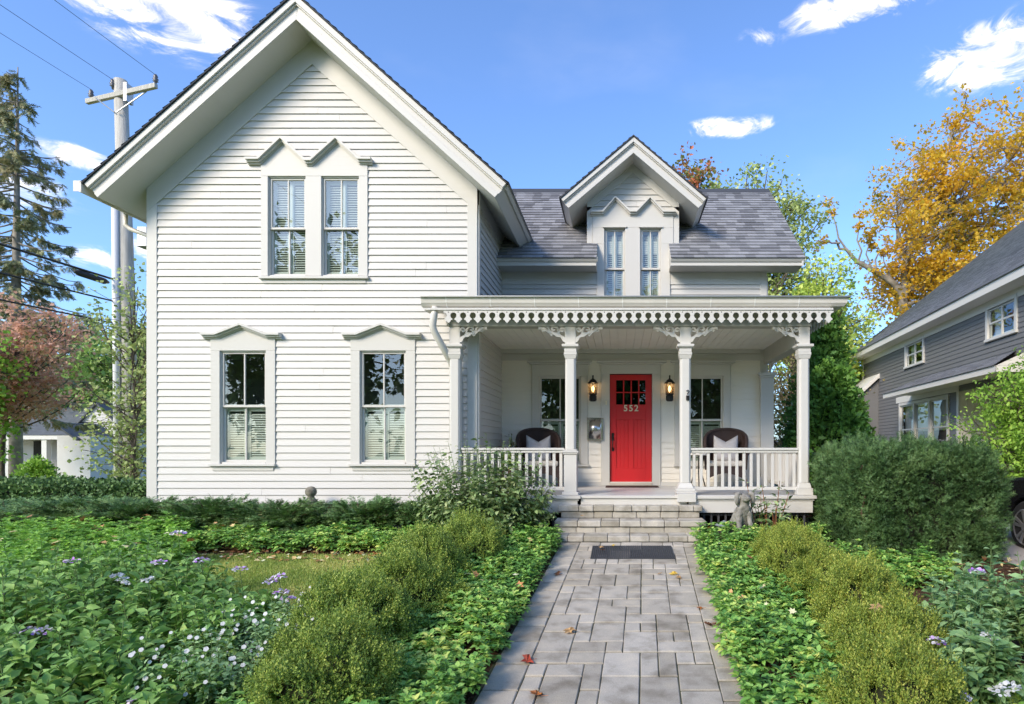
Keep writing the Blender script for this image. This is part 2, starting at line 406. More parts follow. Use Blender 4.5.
# ---- wing front wall
win_ground=[(xf(244),.735),(xf(383.5),.735)]
wz0,wz1=1.075,2.875
up=[(xf(287.8),.60),(xf(341),.60)]; uz0,uz1=zf(276.5),zf(177)
opn=[(c-w/2-.05,c+w/2+.05,wz0-.08,wz1+.08) for c,w in win_ground]+[(up[0][0]-.35,up[1][0]+.35,uz0-.08,uz1+.1)]
sd=MB(MF)
siding(sd,.455,7.75,lambda z:(max(CX-HW+.14,CX-(ZAP-.36-.22-z)/SL-.0),min(CX+HW-.14,CX+(ZAP-.36-.22-z)/SL)),opn)
sd.build('wing_front_siding',SIDING,house)
# sheathing behind (keeps light out), with holes
def sheath(M, x0,x1,z0,z1, holes, y0=.03,y1=.12, gable=None):
    m=MB(M); zs=sorted({z0,z1,*[h[2] for h in holes],*[h[3] for h in holes]})
    for a,b in zip(zs,zs[1:]):
        hs=sorted([h for h in holes if h[2]<=a+1e-6 and h[3]>=b-1e-6]); x=x0
        for h in hs:
            if h[0]>x: m.box(x,h[0],y0,y1,a,b)
            x=max(x,h[1])
        if x<x1: m.box(x,x1,y0,y1,a,b)
    if gable: m.prism_xz(gable,y0,y1)
    return m
sheath(MF,CX-HW+.02,CX+HW-.02,.45,5.5,[(o[0]+.02,o[1]-.02,o[2]+.03,o[3]-.03) for o in opn],gable=[(CX-2.1,5.8),(CX+2.1,5.8),(CX,7.75)]).build('wing_sheathing',DARK,house)
sheath(MF,CX-2.2,CX+2.2,5.5,5.8,[(opn[2][0]+.02,opn[2][1]-.02,5.4,opn[2][3]-.03)]).build('wing_sheathing',DARK,house)
for sx in (-1,1):
    tr=MB(MF); x=CX+sx*HW; tr.box(min(x,x-sx*.16),max(x,x-sx*.16),-.028,.05,.43,5.56); tr.build('corner_board',WHITE,house,bevel=.004)
fz=MB(MF)
for sx in (-1,1):
    q=[(CX,ZAP-.34),(CX+sx*(HW+.0),ZAP-.34-SL*HW),(CX+sx*(HW+.0),ZAP-.34-SL*HW-.40),(CX,ZAP-.34-.40)]
    if sx>0: q=q[::-1]
    fz.prism_xz(q,-.03,.02)
fz.build('rake_frieze_board',WHITE,house)
wt=MB(MF); wt.box(CX-HW+.155,CX+HW-.155,-.045,.02,.425,.462); wt.build('water_table',WHITE,house)
# side wall of the wing facing the porch and the upper roof (faces +X)
MS=Matrix.Translation((CX+HW,YF,0)) @ Matrix.Rotation(math.pi/2,4,'Z')
ss=MB(MS); siding(ss,.455,5.45,lambda z:(.10,4.4)); ss.box(0,.11,-.026,.02,.43,5.6); ss.box(.0,4.4,-.024,.0,5.22,5.5); ss.build('wing_side_siding',SIDING,house)
MS2=Matrix.Translation((CX-HW,YF+7,0)) @ Matrix.Rotation(-math.pi/2,4,'Z')
ss=MB(MS2); siding(ss,.455,5.5,lambda z:(0,6.9)); ss.box(6.86,7.0,-.026,.02,.43,5.6); ss.build('wing_side_siding',SIDING,house)
b=MB(); b.box(CX-HW+.1,CX+HW-.1,YF+.9,YF+7,0,5.4); b.box(CX+HW-.1,2.7,YW+.9,YW+4.2,0,4.6); b.prism_xz([(CX-HW+.1,5.4),(CX+HW-.1,5.4),(CX,ZAP-.5)],YF+.9,YF+7); b.build('house_core',DARK,house)
fd=MB(); fd.box(CX-HW+.04,CX+HW-.04,YF+.03,YF+.3,-.4,.43); fd.build('foundation',FND,house)
# ---- wing roof: two slabs, square-cut eaves
Y0R=9.146; YB=17.0; HR=3.2; TH=.27
th=math.atan(SL); ux,uz=math.cos(th),math.sin(th)
for sx in (-1,1):
    tipx,tipz=CX+sx*HR,ZAP-SL*HR
    poly=[(CX,ZAP),(tipx,tipz),(tipx-sx*TH*uz,tipz-TH*ux),(CX,ZAP-TH/ux)]
    if sx>0: poly=poly[::-1]
    m=MB(); m.prism_xz(poly,Y0R,YB); m.build('roof_slab',WHITE,house,bevel=.006)
    def off(poly_a,poly_b):                                     # strip between two perpendicular depths below the roof top
        q=[(CX,ZAP-poly_a/ux),(tipx-sx*poly_a*uz,tipz-poly_a*ux),(tipx-sx*poly_b*uz,tipz-poly_b*ux),(CX,ZAP-poly_b/ux)]
        return q if sx<0 else q[::-1]
    m=MB(); m.prism_xz(off(.004,.085),Y0R-.06,Y0R+.02); m.prism_xz(off(.085,.105),Y0R-.035,Y0R+.02); m.prism_xz(off(.195,.272),Y0R-.03,Y0R+.02); m.prism_xz(off(.18,.197),Y0R-.018,Y0R+.02)
    m.build('rake_moulding',WHITE,house,bevel=.003)
    m=MB(); m.prism_xz([(CX,ZAP+.018/ux),(CX,ZAP+.002),(tipx+sx*.02,tipz-SL*.02+.002),(tipx+sx*.02,tipz-SL*.02+.016)][::(-1 if sx>0 else 1)],Y0R-.085,YB)
    m.build('shingle_edge',SHEDGE,house)
    roofplane('roof_shingles',(CX+sx*(HR+.03),Y0R-.085,tipz-SL*.03+.016),(0,1,0),(-sx*ux,0,uz),lambda t:(0,YB-Y0R+.08),(HR+.03)/ux,[SHING],house)
    # eave fascia moulding along the side
    q0=(tipx,tipz); e=MB()
    e.prism_xz([(tipx+sx*.03,tipz-.0),(tipx-sx*.08*uz+sx*.03,tipz-.08*ux),(tipx-sx*.08*uz-sx*.01,tipz-.08*ux),(tipx-sx*.01,tipz-.0)][::(-1 if sx>0 else 1)],Y0R,YB); e.build('eave_moulding',WHITE,house)
g=MB(); gx=CX-HR-.02                                            # left box gutter
g.prism_xz([(gx-.12,5.36),(gx-.12,5.24),(gx-.03,5.19),(gx,5.19),(gx,5.36),(gx-.008,5.36),(gx-.008,5.2),(gx-.03,5.2),(gx-.11,5.25),(gx-.11,5.36)][::-1],Y0R-.08,YB-.5)
g.box(gx-.118,gx-.004,Y0R-.082,Y0R-.076,5.2,5.36); g.build('eave_gutter',GUTM,house)
d=MB(); d.tube([(gx-.06,9.95,5.2),(gx-.06,9.95,5.02),(gx+.02,9.95,4.95),(CX-HW-.1,9.95,4.78),(CX-HW-.06,9.95,4.70),(CX-HW-.06,9.95,.5)],.036,8); d.build('downspout',GUTM,house,smooth=True)
# ---- wing ground-floor windows
def casing(M, cx, w, z0, z1, sc, peak, zcap):
    wd=MB(M); c=.135
    wd.box(cx-w/2-c,cx-w/2,-.035,.03,z0-.01,z1); wd.box(cx+w/2,cx+w/2+c,-.035,.03,z0-.01,z1)
    return wd,c
for cx,w in win_ground:
    wd=MB(MF); c=.15; z0,z1=wz0,wz1
    wd.box(cx-w/2-c,cx-w/2,-.035,.03,z0-.01,z1); wd.box(cx+w/2,cx+w/2+c,-.035,.03,z0-.01,z1)
    zc=zf(335); wd.prism_xz([(cx-w/2-c,z1),(cx+w/2+c,z1),(cx+w/2+c,zc),(cx,zc+.14),(cx-w/2-c,zc)],-.035,.03)
    wd.box(cx-w/2-c+.03,cx+w/2+c-.03,-.03,.03,z0-.12,z0-.045)
    win=wd.build('window',WHITE,house,bevel=.004)
    s=MB(MF); s.box(cx-w/2-c-.015,cx+w/2+c+.015,-.075,.06,z0-.045,z0-.008); s.build('sill',WHITE,win,bevel=.004)
    capmould(MF,[(cx-.62,zc+.0),(cx-.40,zc),(cx,zc+.155),(cx+.40,zc),(cx+.62,zc)],.085).build('window_cap',WHITE,win)
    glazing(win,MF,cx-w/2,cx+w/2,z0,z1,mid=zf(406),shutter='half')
# ---- upstairs pair
xa,xb=xf(262),xf(368.5); wd=MB(MF); c=.6
z0,z1=uz0,uz1
def peaks(M, wall, xl, xr, p1, v, p2, zend, zpk, zval, ext):
    return capmould(M,[(xl-ext,zend),(xl+.0,zend),(p1,zpk),(v-.04,zval),(v+.04,zval),(p2,zpk),(xr-.0,zend),(xr+ext,zend)],.085)
for i,(cx,w) in enumerate(up):
    pass
l0,r0=up[0][0]-.30,up[0][0]+.30; l1,r1=up[1][0]-.30,up[1][0]+.30
wd.box(xa,l0,-.035,.03,z0,z1); wd.box(r1,xb,-.035,.03,z0,z1); wd.box(r0,l1,-.035,.03,z0,z1)
ze,zp,zv=zf(161.5),zf(142),zf(163)
wd.prism_xz([(xa,z1),(xb,z1),(xb,ze),(xf(338.7),zp-.02),(xf(311),zv),(xf(284.3),zp-.02),(xa,ze)],-.035,.03)
wd.box(xa+.03,xb-.03,-.03,.03,z0-.115,z0-.05)
win=wd.build('double_window',WHITE,house,bevel=.004)
MB(MF).box(xa-.02,xb+.02,-.075,.06,z0-.05,z0-.012).build('sill',WHITE,win,bevel=.004)
peaks(MF,None,xf(262),xf(361),xf(284.3),xf(311),xf(338.7),ze,zp+.02,zv,.20).build('window_cap',WHITE,win)
for cx,w in up: glazing(win,MF,cx-.30,cx+.30,z0,z1,mid=zf(228),shutter='full')
# ================= main block
XR=2.82; XL=CX+HW
dcx=.0585+.15                                                   # door centre
dcx=xw(631)
lanternsx=(xw(593.3),xw(669))
DZ=.59
pw=[(xw(560),.80),(xw(702.4),.80)]; pz0,pz1=1.02,2.70
door=(xw(609.7),xw(652),.66,2.735)
opn=[(cx-w/2-.10,cx+w/2+.10,pz0-.045,pz1+.12) for cx,w in pw]+[(door[0]-.1,door[1]+.1,.4,door[3]+.1)]
sd=MB(MW); siding(sd,.60,3.2,lambda z:(XL+.0,XR-.12),opn,lip=.019,pitch=.118)
sd.build('porch_wall_siding',WALLW,house)
# dormer wall + upper wall
dC=.25; dHW=.885; dSL=.85; dZ=7.05
duw=[(xw(614.7),.40),(xw(650.5),.40)]; du0,du1=4.02,5.54
opu=[(duw[0][0]-.3,duw[1][0]+.3,du0-.2,du1+.1)]
sd=MB(MW); siding(sd,3.25,4.60,lambda z:(XL,XR-.12),opu); siding(sd,4.604,6.6,lambda z:(max(dC-dHW+.1,dC-(dZ-.25-.12-z)/dSL),min(dC+dHW-.1,dC+(dZ-.25-.12-z)/dSL)),opu)
sd.build('upper_front_siding',SIDING,house)
sheath(MW,XL,XR-.02,.3,4.6,[(o[0]+.02,o[1]-.02,o[2]+.01,o[3]-.03) for o in opn]+[(opu[0][0]+.05,opu[0][1]-.05,opu[0][2],4.6)]).build('main_sheathing',DARK,house)
sheath(MW,dC-dHW+.02,dC+dHW-.02,4.6,5.95,[(opu[0][0]+.05,opu[0][1]-.05,4.6,opu[0][3])],gable=[(dC-dHW+.02,5.95),(dC+dHW-.02,5.95),(dC,6.7)]).build('dormer_sheathing',DARK,house)
t=MB(MW)
t.box(XR-.13,XR,-.028,.05,.6,4.72); t.build('corner_board',WHITE,house,bevel=.004)
t=MB(MW); t.box(XL,opu[0][0]+.06,-.03,.02,4.46,4.74); t.build('eave_frieze',WHITE,house); t=MB(MW); t.box(opu[0][1]-.06,XR-.131,-.03,.02,4.46,4.74); t.build('eave_frieze',WHITE,house)
t=MB(MW); t.box(XL,XR-.14,-.06,.02,3.13,3.212); t.build('porch_wall_trim',WHITE,house); t=MB(MW); t.box(XL,XR,-.035,.02,3.0,3.12); t.box(XL,XR,-.03,.02,.59,.67); t.build('porch_wall_trim',WHITE,house,bevel=.004)
# right end wall of the main block (faces +X)
ME=Matrix.Translation((XR,YW,0)) @ Matrix.Rotation(math.pi/2,4,'Z')
t=MB(ME); siding(t,.4,5.0,lambda z:(.12,4.3)); siding(t,5.006,6.9,lambda z:(2.19-(7.0-z)/.89,2.19+(7.0-z)/.89)); t.box(0,.12,-.026,.02,.4,4.62); t.build('end_wall_siding',SIDING,house)
MB().box(XL,XR-.03,YW+.05,YW+.3,-.4,.45).build('foundation',FND,house)
# main roof
ye,ze_=11.09,4.85; yr,zr=13.73,7.2; xe=3.385; msl=(zr-ze_)/(yr-ye); mth=math.atan(msl)
def zmain(y): return ze_+msl*(y-ye)
def rp(y0): return ze_
poly=[(ye,ze_),(ye,ze_-.17),(ye+.02,ze_-.19),(yr,zr-.24),(2*yr-ye,ze_-.19),(2*yr-ye,ze_),(yr,zr)]
cutL,cutR=-.44,.935
for xa_,xb_ in ((XL-.5,cutL),(cutR,xe)):
    m=MB(); m.prism_yz([(ye,ze_),(ye,ze_-.16),(YW-.0,ze_-.16),(YW+.02,zmain(YW)-.05)][::1],xa_,xb_); m.build('eave_cornice',WHITE,house,bevel=.004)
    m=MB(); m.prism_yz([(ye-.045,ze_-.015),(ye-.045,ze_-.055),(ye-.02,ze_-.09),(ye,ze_-.09),(ye,ze_-.015)],xa_,xb_+.03); m.build('eave_moulding',WHITE,house)
    roofplane('roof_shingles',(xa_-.02 if xa_<0 else xa_,ye-.06,zmain(ye-.06)+.012),(1,0,0),(0,math.cos(mth),math.sin(mth)),
        (lambda a,b_:(lambda t:(0,b_-a+.03)))(xa_,xb_),3.6,[SHING],house)
# middle strip of roof above/behind the dormer + rear slope
m=MB(); m.prism_yz([(YW+.1,zmain(YW+.1)-.02),(yr,zr-.02),(2*yr-ye,ze_-.02),(2*yr-ye,ze_-.19),(yr,zr-.26),(YW+.1,zmain(YW+.1)-.26)],XL,xe-.02); m.build('roof_slab',WHITE,house)
roofplane('roof_shingles',(cutL,YW+.3,zmain(YW+.3)+.012),(1,0,0),(0,math.cos(mth),math.sin(mth)),lambda t:(0,cutR-cutL),3.0,[SHING],house)
roofplane('roof_shingles',(XL,2*yr-ye,ze_+.012),(1,0,0),(0,-math.cos(mth),math.sin(mth)),lambda t:(0,xe-XL),3.55,[SHING],house)
m=MB(); m.prism_yz([(yr-.14,zr-.14*msl+.045),(yr,zr+.055),(yr+.14,zr-.14*msl+.045),(yr+.14,zr-.14*msl+.02),(yr-.14,zr-.14*msl+.02)],XL-1,xe+.02); m.build('ridge_cap',SHEDGE,house)
m=MB()                                                          # right rake board
m.prism_yz([(ye-.03,ze_-.045),(ye-.03,ze_-.18),(yr,zr-.26),(yr,zr-.03)],xe-.03,xe+.0); m.prism_yz([(yr,zr-.03),(yr,zr-.26),(2*yr-ye,ze_-.2),(2*yr-ye,ze_-.03)],xe-.03,xe+.0); m.build('rake_moulding',WHITE,house)
# ---- dormer
dHR=1.34; dY0=ye; dth=math.atan(dSL); dux,duz=math.cos(dth),math.sin(dth); dT=.215
dorm=MB(MW)
for sx in (-1,1):
    x=dC+sx*dHW
    if sx<0: dorm.box(x,x+.11,-.03,.04,5.23,5.95)
    else: dorm.box(x-.11,x,-.03,.04,5.23,5.95)
    q=[(dC,dZ-.25),(x,dZ-.25-dSL*dHW),(x,dZ-.25-dSL*dHW-.2),(dC,dZ-.25-.21)]
    dorm.prism_xz(q if sx<0 else q[::-1],-.03,.02)
dormer=dorm.build('dormer',WHITE,house,bevel=.004)
for sx in (-1,1):
    tipx,tipz=dC+sx*dHR,dZ-dSL*dHR; fl=-1 if sx>0 else 1
    m=MB(); m.prism_xz([(dC,dZ),(tipx,tipz),(tipx-sx*dT*duz,tipz-dT*dux),(dC,dZ-dT/dux)][::fl],dY0,dY0+.6)
    # the slab continues back into the main roof, cut by it: side fascia as a wedge
    zb_=tipz-dT*dux; yb=ye+(zb_-ze_)/msl; yt=ye+(tipz-ze_)/msl; yk=ye+(dZ-ze_)/msl
    vs=[(dC,dY0+.6,dZ),(tipx,dY0+.6,tipz),(tipx-sx*dT*duz,dY0+.6,zb_),(dC,dY0+.6,dZ-dT/dux),(dC,yk,dZ),(tipx,yt+.05,tipz),(tipx-sx*dT*duz,yb+.05,zb_),(dC,yk-.25,dZ-dT/dux)]
    m.add(vs,[(0,1,2,3),(0,4,5,1),(1,5,6,2),(2,6,7,3)]); m.build('dormer_roof_slab',WHITE,dormer)
    def off(a,b_):
        return [(dC,dZ-a/dux),(tipx-sx*a*duz,tipz-a*dux),(tipx-sx*b_*duz,tipz-b_*dux),(dC,dZ-b_/dux)][::fl]
    m=MB(); m.prism_xz(off(.004,.07),dY0-.055,dY0+.02); m.prism_xz(off(.07,.088),dY0-.03,dY0+.02); m.prism_xz(off(.15,.217),dY0-.025,dY0+.02); m.build('rake_moulding',WHITE,dormer,bevel=.003)
    m=MB(); m.prism_xz([(dC,dZ+.028),(dC,dZ+.002),(tipx+sx*.02,tipz-.015),(tipx+sx*.02,tipz+.008)][::fl],dY0-.075,dY0+.6); m.build('shingle_edge',SHEDGE,dormer)
    # shingled slope, narrowing to the valley
    L=(dHR+.02)/dux; yA=dY0-.07
    def wf(t, yA=yA):
        z=tipz-.02*dSL+t*duz; return (0, ye+(z-ze_)/msl-yA+.08)
    roofplane('dormer_shingles',(dC+sx*(dHR+.02),yA,tipz-.02*dSL+.014),(0,1,0),(-sx*dux,0,duz),wf,L,[SHING],dormer)
# dormer window
wd=MB(MW); xa,xb=xw(597),xw(670); z0,z1=du0,du1
l0,r0,l1,r1=duw[0][0]-.2,duw[0][0]+.2,duw[1][0]-.2,duw[1][0]+.2
wd.box(xa,l0,-.045,.03,z0,5.23); wd.box(r1,xb,-.045,.03,z0,5.23); wd.box(r0,l1,-.045,.03,z0,z1)
wd.box(dC-dHW+.112,l0,-.045,.03,5.23,z1); wd.box(r1,dC+dHW-.112,-.045,.03,5.23,z1)
ze,zp,zv=zw(213.5),zw(201),zw(213.5)
wd.prism_xz([(dC-dHW+.112,z1),(dC+dHW-.112,z1),(dC+dHW-.112,ze-.02),(xw(661),ze-.02),(xw(649.8),zp-.03),(xw(636),zv-.02),(xw(630),zv-.02),(xw(615.4),zp-.03),(xw(605),ze-.02),(dC-dHW+.112,ze-.02)],-.045,.03)
win=wd.build('dormer_window',WHITE,house,bevel=.004)
capmould(MW,[(xw(591),ze),(xw(603),ze),(xw(615.4),zp+.03),(xw(630),zv),(xw(636),zv),(xw(649.8),zp+.03),(xw(663),ze),(xw(675.5),ze)],.085,.14).build('window_cap',WHITE,win)
for cx,w in duw:
    m=MB(MW); m.box(cx-.23,cx+.23,-.075,-.045,du1+.0,du1+.03); m.build('head_moulding',WHITE,win)
    glazing(win,MW,cx-.2,cx+.2,z0,z1,mid=zw(268.5),shutter='full',fr=.035)
# ================= porch
YD=9.2; XD0,XD1=-2.62,3.0
YC=9.36; colx=[(456-PX0)/64.1,(570.8-PX0)/64.1,(685-PX0)/64.1,(803-PX0)/64.1]
CEIL=3.21
dk=MB(); dk.box(XL+.02,XD1-.06,YD-.0,YW-.01,DZ-.035,DZ); dk.box(XL-.35,XL+.02,YD,YF-.03,DZ-.035,DZ)
deck=dk.build('porch_deck',DECKM,house,bevel=.006)
f=MB()                                                          # fascia and lip moulding, standing forward either side of the steps
for a,b_ in ((XL-.38,-.60),(1.03,XD1)):
    f.box(a,b_,YD-.07,YD-.002,DZ-.045,DZ+.004); f.box(a+(.02 if a<0 else 0),b_-.03,YD-.045,YD-.002,DZ-.075,DZ-.047); f.box(a+.02,b_-.05,YD-.03,YD,.33,DZ-.077)
f.box(-.598,1.028,YD-.035,YD-.002,DZ-.04,DZ+.003); f.box(-.598,1.028,YD-.01,YD+.02,.40,DZ-.042)
f.box(XD1-.06,XD1,YD,YW,DZ-.045,DZ+.004); f.box(XD1-.08,XD1-.05,YD,YW,.33,DZ-.05)
f.build('deck_fascia',WHITE,house,bevel=.004)
SKM=plain('charcoal_skirt',(.06,.062,.068),.7)
for a_,b_ in ((1.25,2.9),(-2.5,-.95)):
    lt=MB(); x=a_+.03
    while x<b_-.03: lt.box(x,x+.03,YD+.03,YD+.05,.0,.335); x+=.11
    lt.box(a_,b_,YD+.045,YD+.06,.02,.05); lt.box(a_,b_,YD+.045,YD+.06,.28,.31); lt.build('porch_skirt',SKM,house)
MB().box(XL,2.9,YD+.35,YD+.4,-.1,.5).build('skirt_backing',DARK,house)
# ceiling, beams
c=MB(); 
x=XL+.01
while x<XD1-.1:
    x2=min(x+.14,2.96); c.box(x+.003,x2-.002,YC-.09,YW-.036,CEIL,CEIL+.02); x=x2
    if x2>=2.96: break
c.box(XL-.4,2.96,YC-.085,YW,CEIL+.021,CEIL+.04)
c.build('porch_ceiling',plain('ceiling_paint',(.82,.79,.70),.6,var=.05),house)
c=MB(); c.box(-2.66,2.955,YC-.095,YC+.095,CEIL-.012,3.47); c.box(2.76,2.95,YC+.096,YW-.03,2.93,3.45); c.build('porch_beam',plain('beam_shade_paint',(.46,.445,.39),.6,var=.06),house,bevel=.005)  # beam colour darkened to carry the shade behind the lace holes
c=MB(); c.sweep([(0,3.40),(.25,3.40),(.25,3.43),(0,3.43)],[(-2.95,9.28),(2.96,9.28),(2.96,YW)]); c.build('eave_soffit',WHITE,house)
# gutter: ogee box gutter, mitred round the right corner
gp=[(.20,3.475),(.27,3.452),(.34,3.465),(.375,3.51),(.385,3.565),(.40,3.58),(.40,3.595),(.36,3.595),(.36,3.58),(.20,3.58)]
gt=MB(); path=[(-3.0,9.42),(3.05,9.42),(3.05,YW)]
gt.sweep([(o-.0,z) for o,z in gp],path); gutter=gt.build('porch_gutter',GUTM,house)
j=MB(); 
xs=-2.62
while xs<3.3:
    j.sweep([(o+.004 if o>.2 else o,z-.003 if z<3.5 else z+.002) for o,z in gp],[(xs-.007,9.42),(xs+.007,9.42)]); xs+=.665
j.build('gutter_joint',plain('pale_sealant',(.8,.79,.75),.4),gutter)
rm=MB(); rm.sweep([(.355,3.590),(.425,3.590),(.425,3.606),(.355,3.606)],path); rm.build('gutter_rim',GALV,gutter)
# porch roof
pr=MB(); pr.add([(-2.97,9.06,3.585),(3.41,9.06,3.585),(2.7,YW+.02,3.99),(XL,YW+.02,3.99),(XL,YF,3.68),(-2.97,YF,3.68),(3.41,YW+.02,3.585)],[(0,1,2,3,4,5),(1,6,2)]); pr.build('porch_roof',SHEDGE,house)
# frieze board above the lace
fr=MB(); fr.sweep([(.15,3.445),(.15,3.405),(.20,3.405),(.20,3.445)],[(-2.86,9.28),(2.98,9.28),(2.98,YW)]); fr.build('frieze_moulding',WHITE,house,bevel=.003)
# lace
def lace_unit(x, w=.147, r=.047, zt=3.412, zc=3.318, zb=3.205):
    pts=[(x-w/2,zt)]
    arc=[]
    for a in range(90,-68,-14):
        an=R(a); arc.append((x-w/2+r*math.cos(an),zc+r*math.sin(an)))
    left=[(x-w/2,zt)]+arc+[(x-.061,zc-.058),(x-.034,zc-.074),(x-.026,zc-.09),(x,zb)]
    right=[(2*x-p[0],p[1]) for p in left[::-1]]
    return (left[:-1]+right)
lc=MB(); n=0; x=-2.66+.0735
LY=9.045
while x<3.15:
    lc.prism_xz(lace_unit(x),LY,LY+.022); x+=.147
xend=x-.0735
lace=lc.build('lace_trim',WHITE,house)
lc=MB(Matrix.Translation((3.165,9.08,0)) @ Matrix.Rotation(math.pi/2,4,'Z')); x=.1
while x<2.3: lc.prism_xz(lace_unit(x),0,.022); x+=.147
lc.build('lace_trim',WHITE,house)
lc=MB(Matrix.Translation((-2.66,9.60,0)) @ Matrix.Rotation(-math.pi/2,4,'Z')); x=.08
while x<.5: lc.prism_xz(lace_unit(x),0,.022); x+=.147
lc.build('lace_trim',WHITE,house)
hl=MB()                                                         # little drilled holes between the loops
x=-2.66+.0735
while x<3.15: hl.box(x-.007,x+.007,LY-.0015,LY+.004,3.362,3.376); x+=.147
hl.build('drilled_hole',DARK,lace)
# columns
def bracket(sx):
    m=MB(); y0,y1=-.016,.016; S=lambda p:[(sx*(.075+(a-.075)*1.16),b_+.012) for a,b_ in p]
    def bez(a,b_,c_,d_,n=10):
        o=[]
        for i in range(n+1):
            t=i/n; o.append(tuple((1-t)**3*a[k]+3*(1-t)**2*t*b_[k]+3*(1-t)*t*t*c_[k]+t**3*d_[k] for k in (0,1)))
        return o
    m.stroke(S(bez((.075,2.955),(.12,3.06),(.20,3.06),(.27,3.10),12)),[.050+.016*math.sin(i*1.1) for i in range(13)],y0,y1)
    m.stroke(S(bez((.27,3.10),(.33,3.10),(.34,3.17),(.44,3.165),10)),[.042+.014*math.sin(i*1.4) for i in range(11)],y0,y1)
    m.stroke(S(bez((.075,3.03),(.05,3.12),(.10,3.19),(.145,3.15),8)),.032,y0+.002,y1-.002)
    m.stroke(S(bez((.145,3.15),(.16,3.11),(.11,3.10),(.105,3.13),6)),.026,y0+.004,y1-.004)
    m.stroke(S(bez((.17,3.07),(.15,3.17),(.22,3.21),(.26,3.165),8)),.030,y0+.002,y1-.002)
    m.stroke(S(bez((.26,3.165),(.27,3.13),(.23,3.12),(.22,3.145),6)),.024,y0+.004,y1-.004)
    m.stroke(S(bez((.29,3.11),(.29,3.19),(.35,3.21),(.375,3.175),8)),.026,y0+.002,y1-.002)
    m.stroke(S([(.24,3.08),(.262,3.045),(.285,3.075)]),.018,y0+.006,y1-.006)
    m.stroke(S([(.35,3.14),(.375,3.11),(.40,3.14)]),.016,y0+.006,y1-.006)
    return m
for ci,cx in enumerate(colx):
    m=MB(); w=.088
    def sq(z0,z1,a,ch=0,b_=None):
        b_=b_ if b_ is not None else a
        if ch:
            p=lambda q:[(-q+ch,-q),(q-ch,-q),(q,-q+ch),(q,q-ch),(q-ch,q),(-q+ch,q),(-q,q-ch),(-q,-q+ch)]
        else: p=lambda q:[(-q,-q),(q,-q),(q,q),(-q,q)]
        k=len(p(a)); vs=[(cx+x_,YC+y_,z0) for x_,y_ in p(a)]+[(cx+x_,YC+y_,z1) for x_,y_ in p(b_)]
        m.add(vs,[tuple(range(k-1,-1,-1)),tuple(range(k,2*k))]+[(i,(i+1)%k,(i+1)%k+k,i+k) for i in range(k)])
    base = 1.30 if ci==1 else (.78 if ci!=0 else .95)
    sq(base,2.70,.082,.028); sq(2.70,2.76,.082,0,.098); sq(2.762,2.80,.10); sq(2.802,2.86,.094); sq(2.862,2.885,.094,0,.128); sq(2.887,2.925,.13)
    sq(2.927,3.197,.083)
    col=m.build('porch_column',WHITE,house,bevel=.004)
    m=MB()
    if ci==1:
        sq(.64,1.22,.098); sq(1.222,1.245,.112); sq(1.247,1.275,.125); sq(1.277,1.299,.10); sq(.594,.64,.125)
    elif ci==2:
        sq(.70,.779,.122,0,.085); sq(.655,.698,.145); sq(.63,.653,.16); m.box(cx-.14,cx+.14,YC-.27,YC+.1,.50,.628); 
    else:
        sq(.70,.779,.105,0,.084); sq(.594,.698,.122)
    m.build('column_base',WHITE,col,bevel=.004)
    for sx in ((1,) if ci==0 else (-1,1) if ci<3 else (-1,)):
        bm=bracket(sx); bm.v=[(p[0]+cx,p[1]+YC-.065,p[2]) for p in bm.v]; bm.build('scroll_bracket',WHITE,col)
bm=bracket(1); bm.v=[(colx[0]+p[1],YC+p[0]+.0,p[2]) for p in bm.v]; bm.build('scroll_bracket',WHITE,house)
bm=bracket(-1); bm.v=[(2.855+p[1],YW-.04+p[0],p[2]-.2) for p in bm.v]; bm.build('scroll_bracket',WHITE,house)
pi=MB(); pi.box(2.68,2.93,YW-.11,YW-.037,.6,2.66); pi.box(2.66,2.95,YW-.13,YW-.037,2.66,2.70); pi.box(2.64,2.97,YW-.15,YW-.037,2.702,2.76); pi.box(2.66,2.95,YW-.125,YW-.037,.6,.78); pi.build('pilaster',WHITE,house,bevel=.004)
# railings
def railing(a,b_,y, along='x'):
    tp=MB(); 
    f=(lambda m,x0,x1,y0,y1,z0,z1: m.box(x0,x1,y+y0,y+y1,z0,z1)) if along=='x' else (lambda m,x0,x1,y0,y1,z0,z1: m.box(y+y0,y+y1,x0,x1,z0,z1))
    f(tp,a,b_,-.045,.045,1.285,1.322); f(tp,a,b_,-.028,.028,1.245,1.283); f(tp,a,b_,-.028,.028,.665,.715)
    rl=tp.build('railing',WHITE,house,bevel=.004)
    n=max(1,int(round((b_-a)/.108))); st=(b_-a)/n
    proto=None
    for i in range(n):
        c_=a+st*(i+.5); 
        if proto is None:
            m=MB(); m.box(-.023,.023,-.011,.011,0,.528) if along=='x' else m.box(-.011,.011,-.023,.023,0,.528)
            proto=m.build('baluster',WHITE,rl,local=True,bevel=.003); o=proto
        else: o=proto.copy(); COL.objects.link(o); o.parent=rl
        p=(c_,y,.716) if along=='x' else (y,c_,.716)
        o.location=Vector(p)-worldpos(rl)
railing(colx[0]+.09,colx[1]-.10,YC); railing(colx[2]+.085,colx[3]-.085,YC); railing(YC+.1,YW-.12,2.855,'y')
# porch gutter downspout
d=MB(); d.tube([(-2.80,9.10,3.46),(-2.82,9.10,3.34),(-2.845,9.11,3.18),(-2.83,9.13,3.10),(-2.69,9.30,2.78),(-2.65,9.42,2.66),(-2.645,9.50,2.56),(-2.645,9.50,.3)],.054,12)
d.build('downspout',GUTM,house,smooth=True)
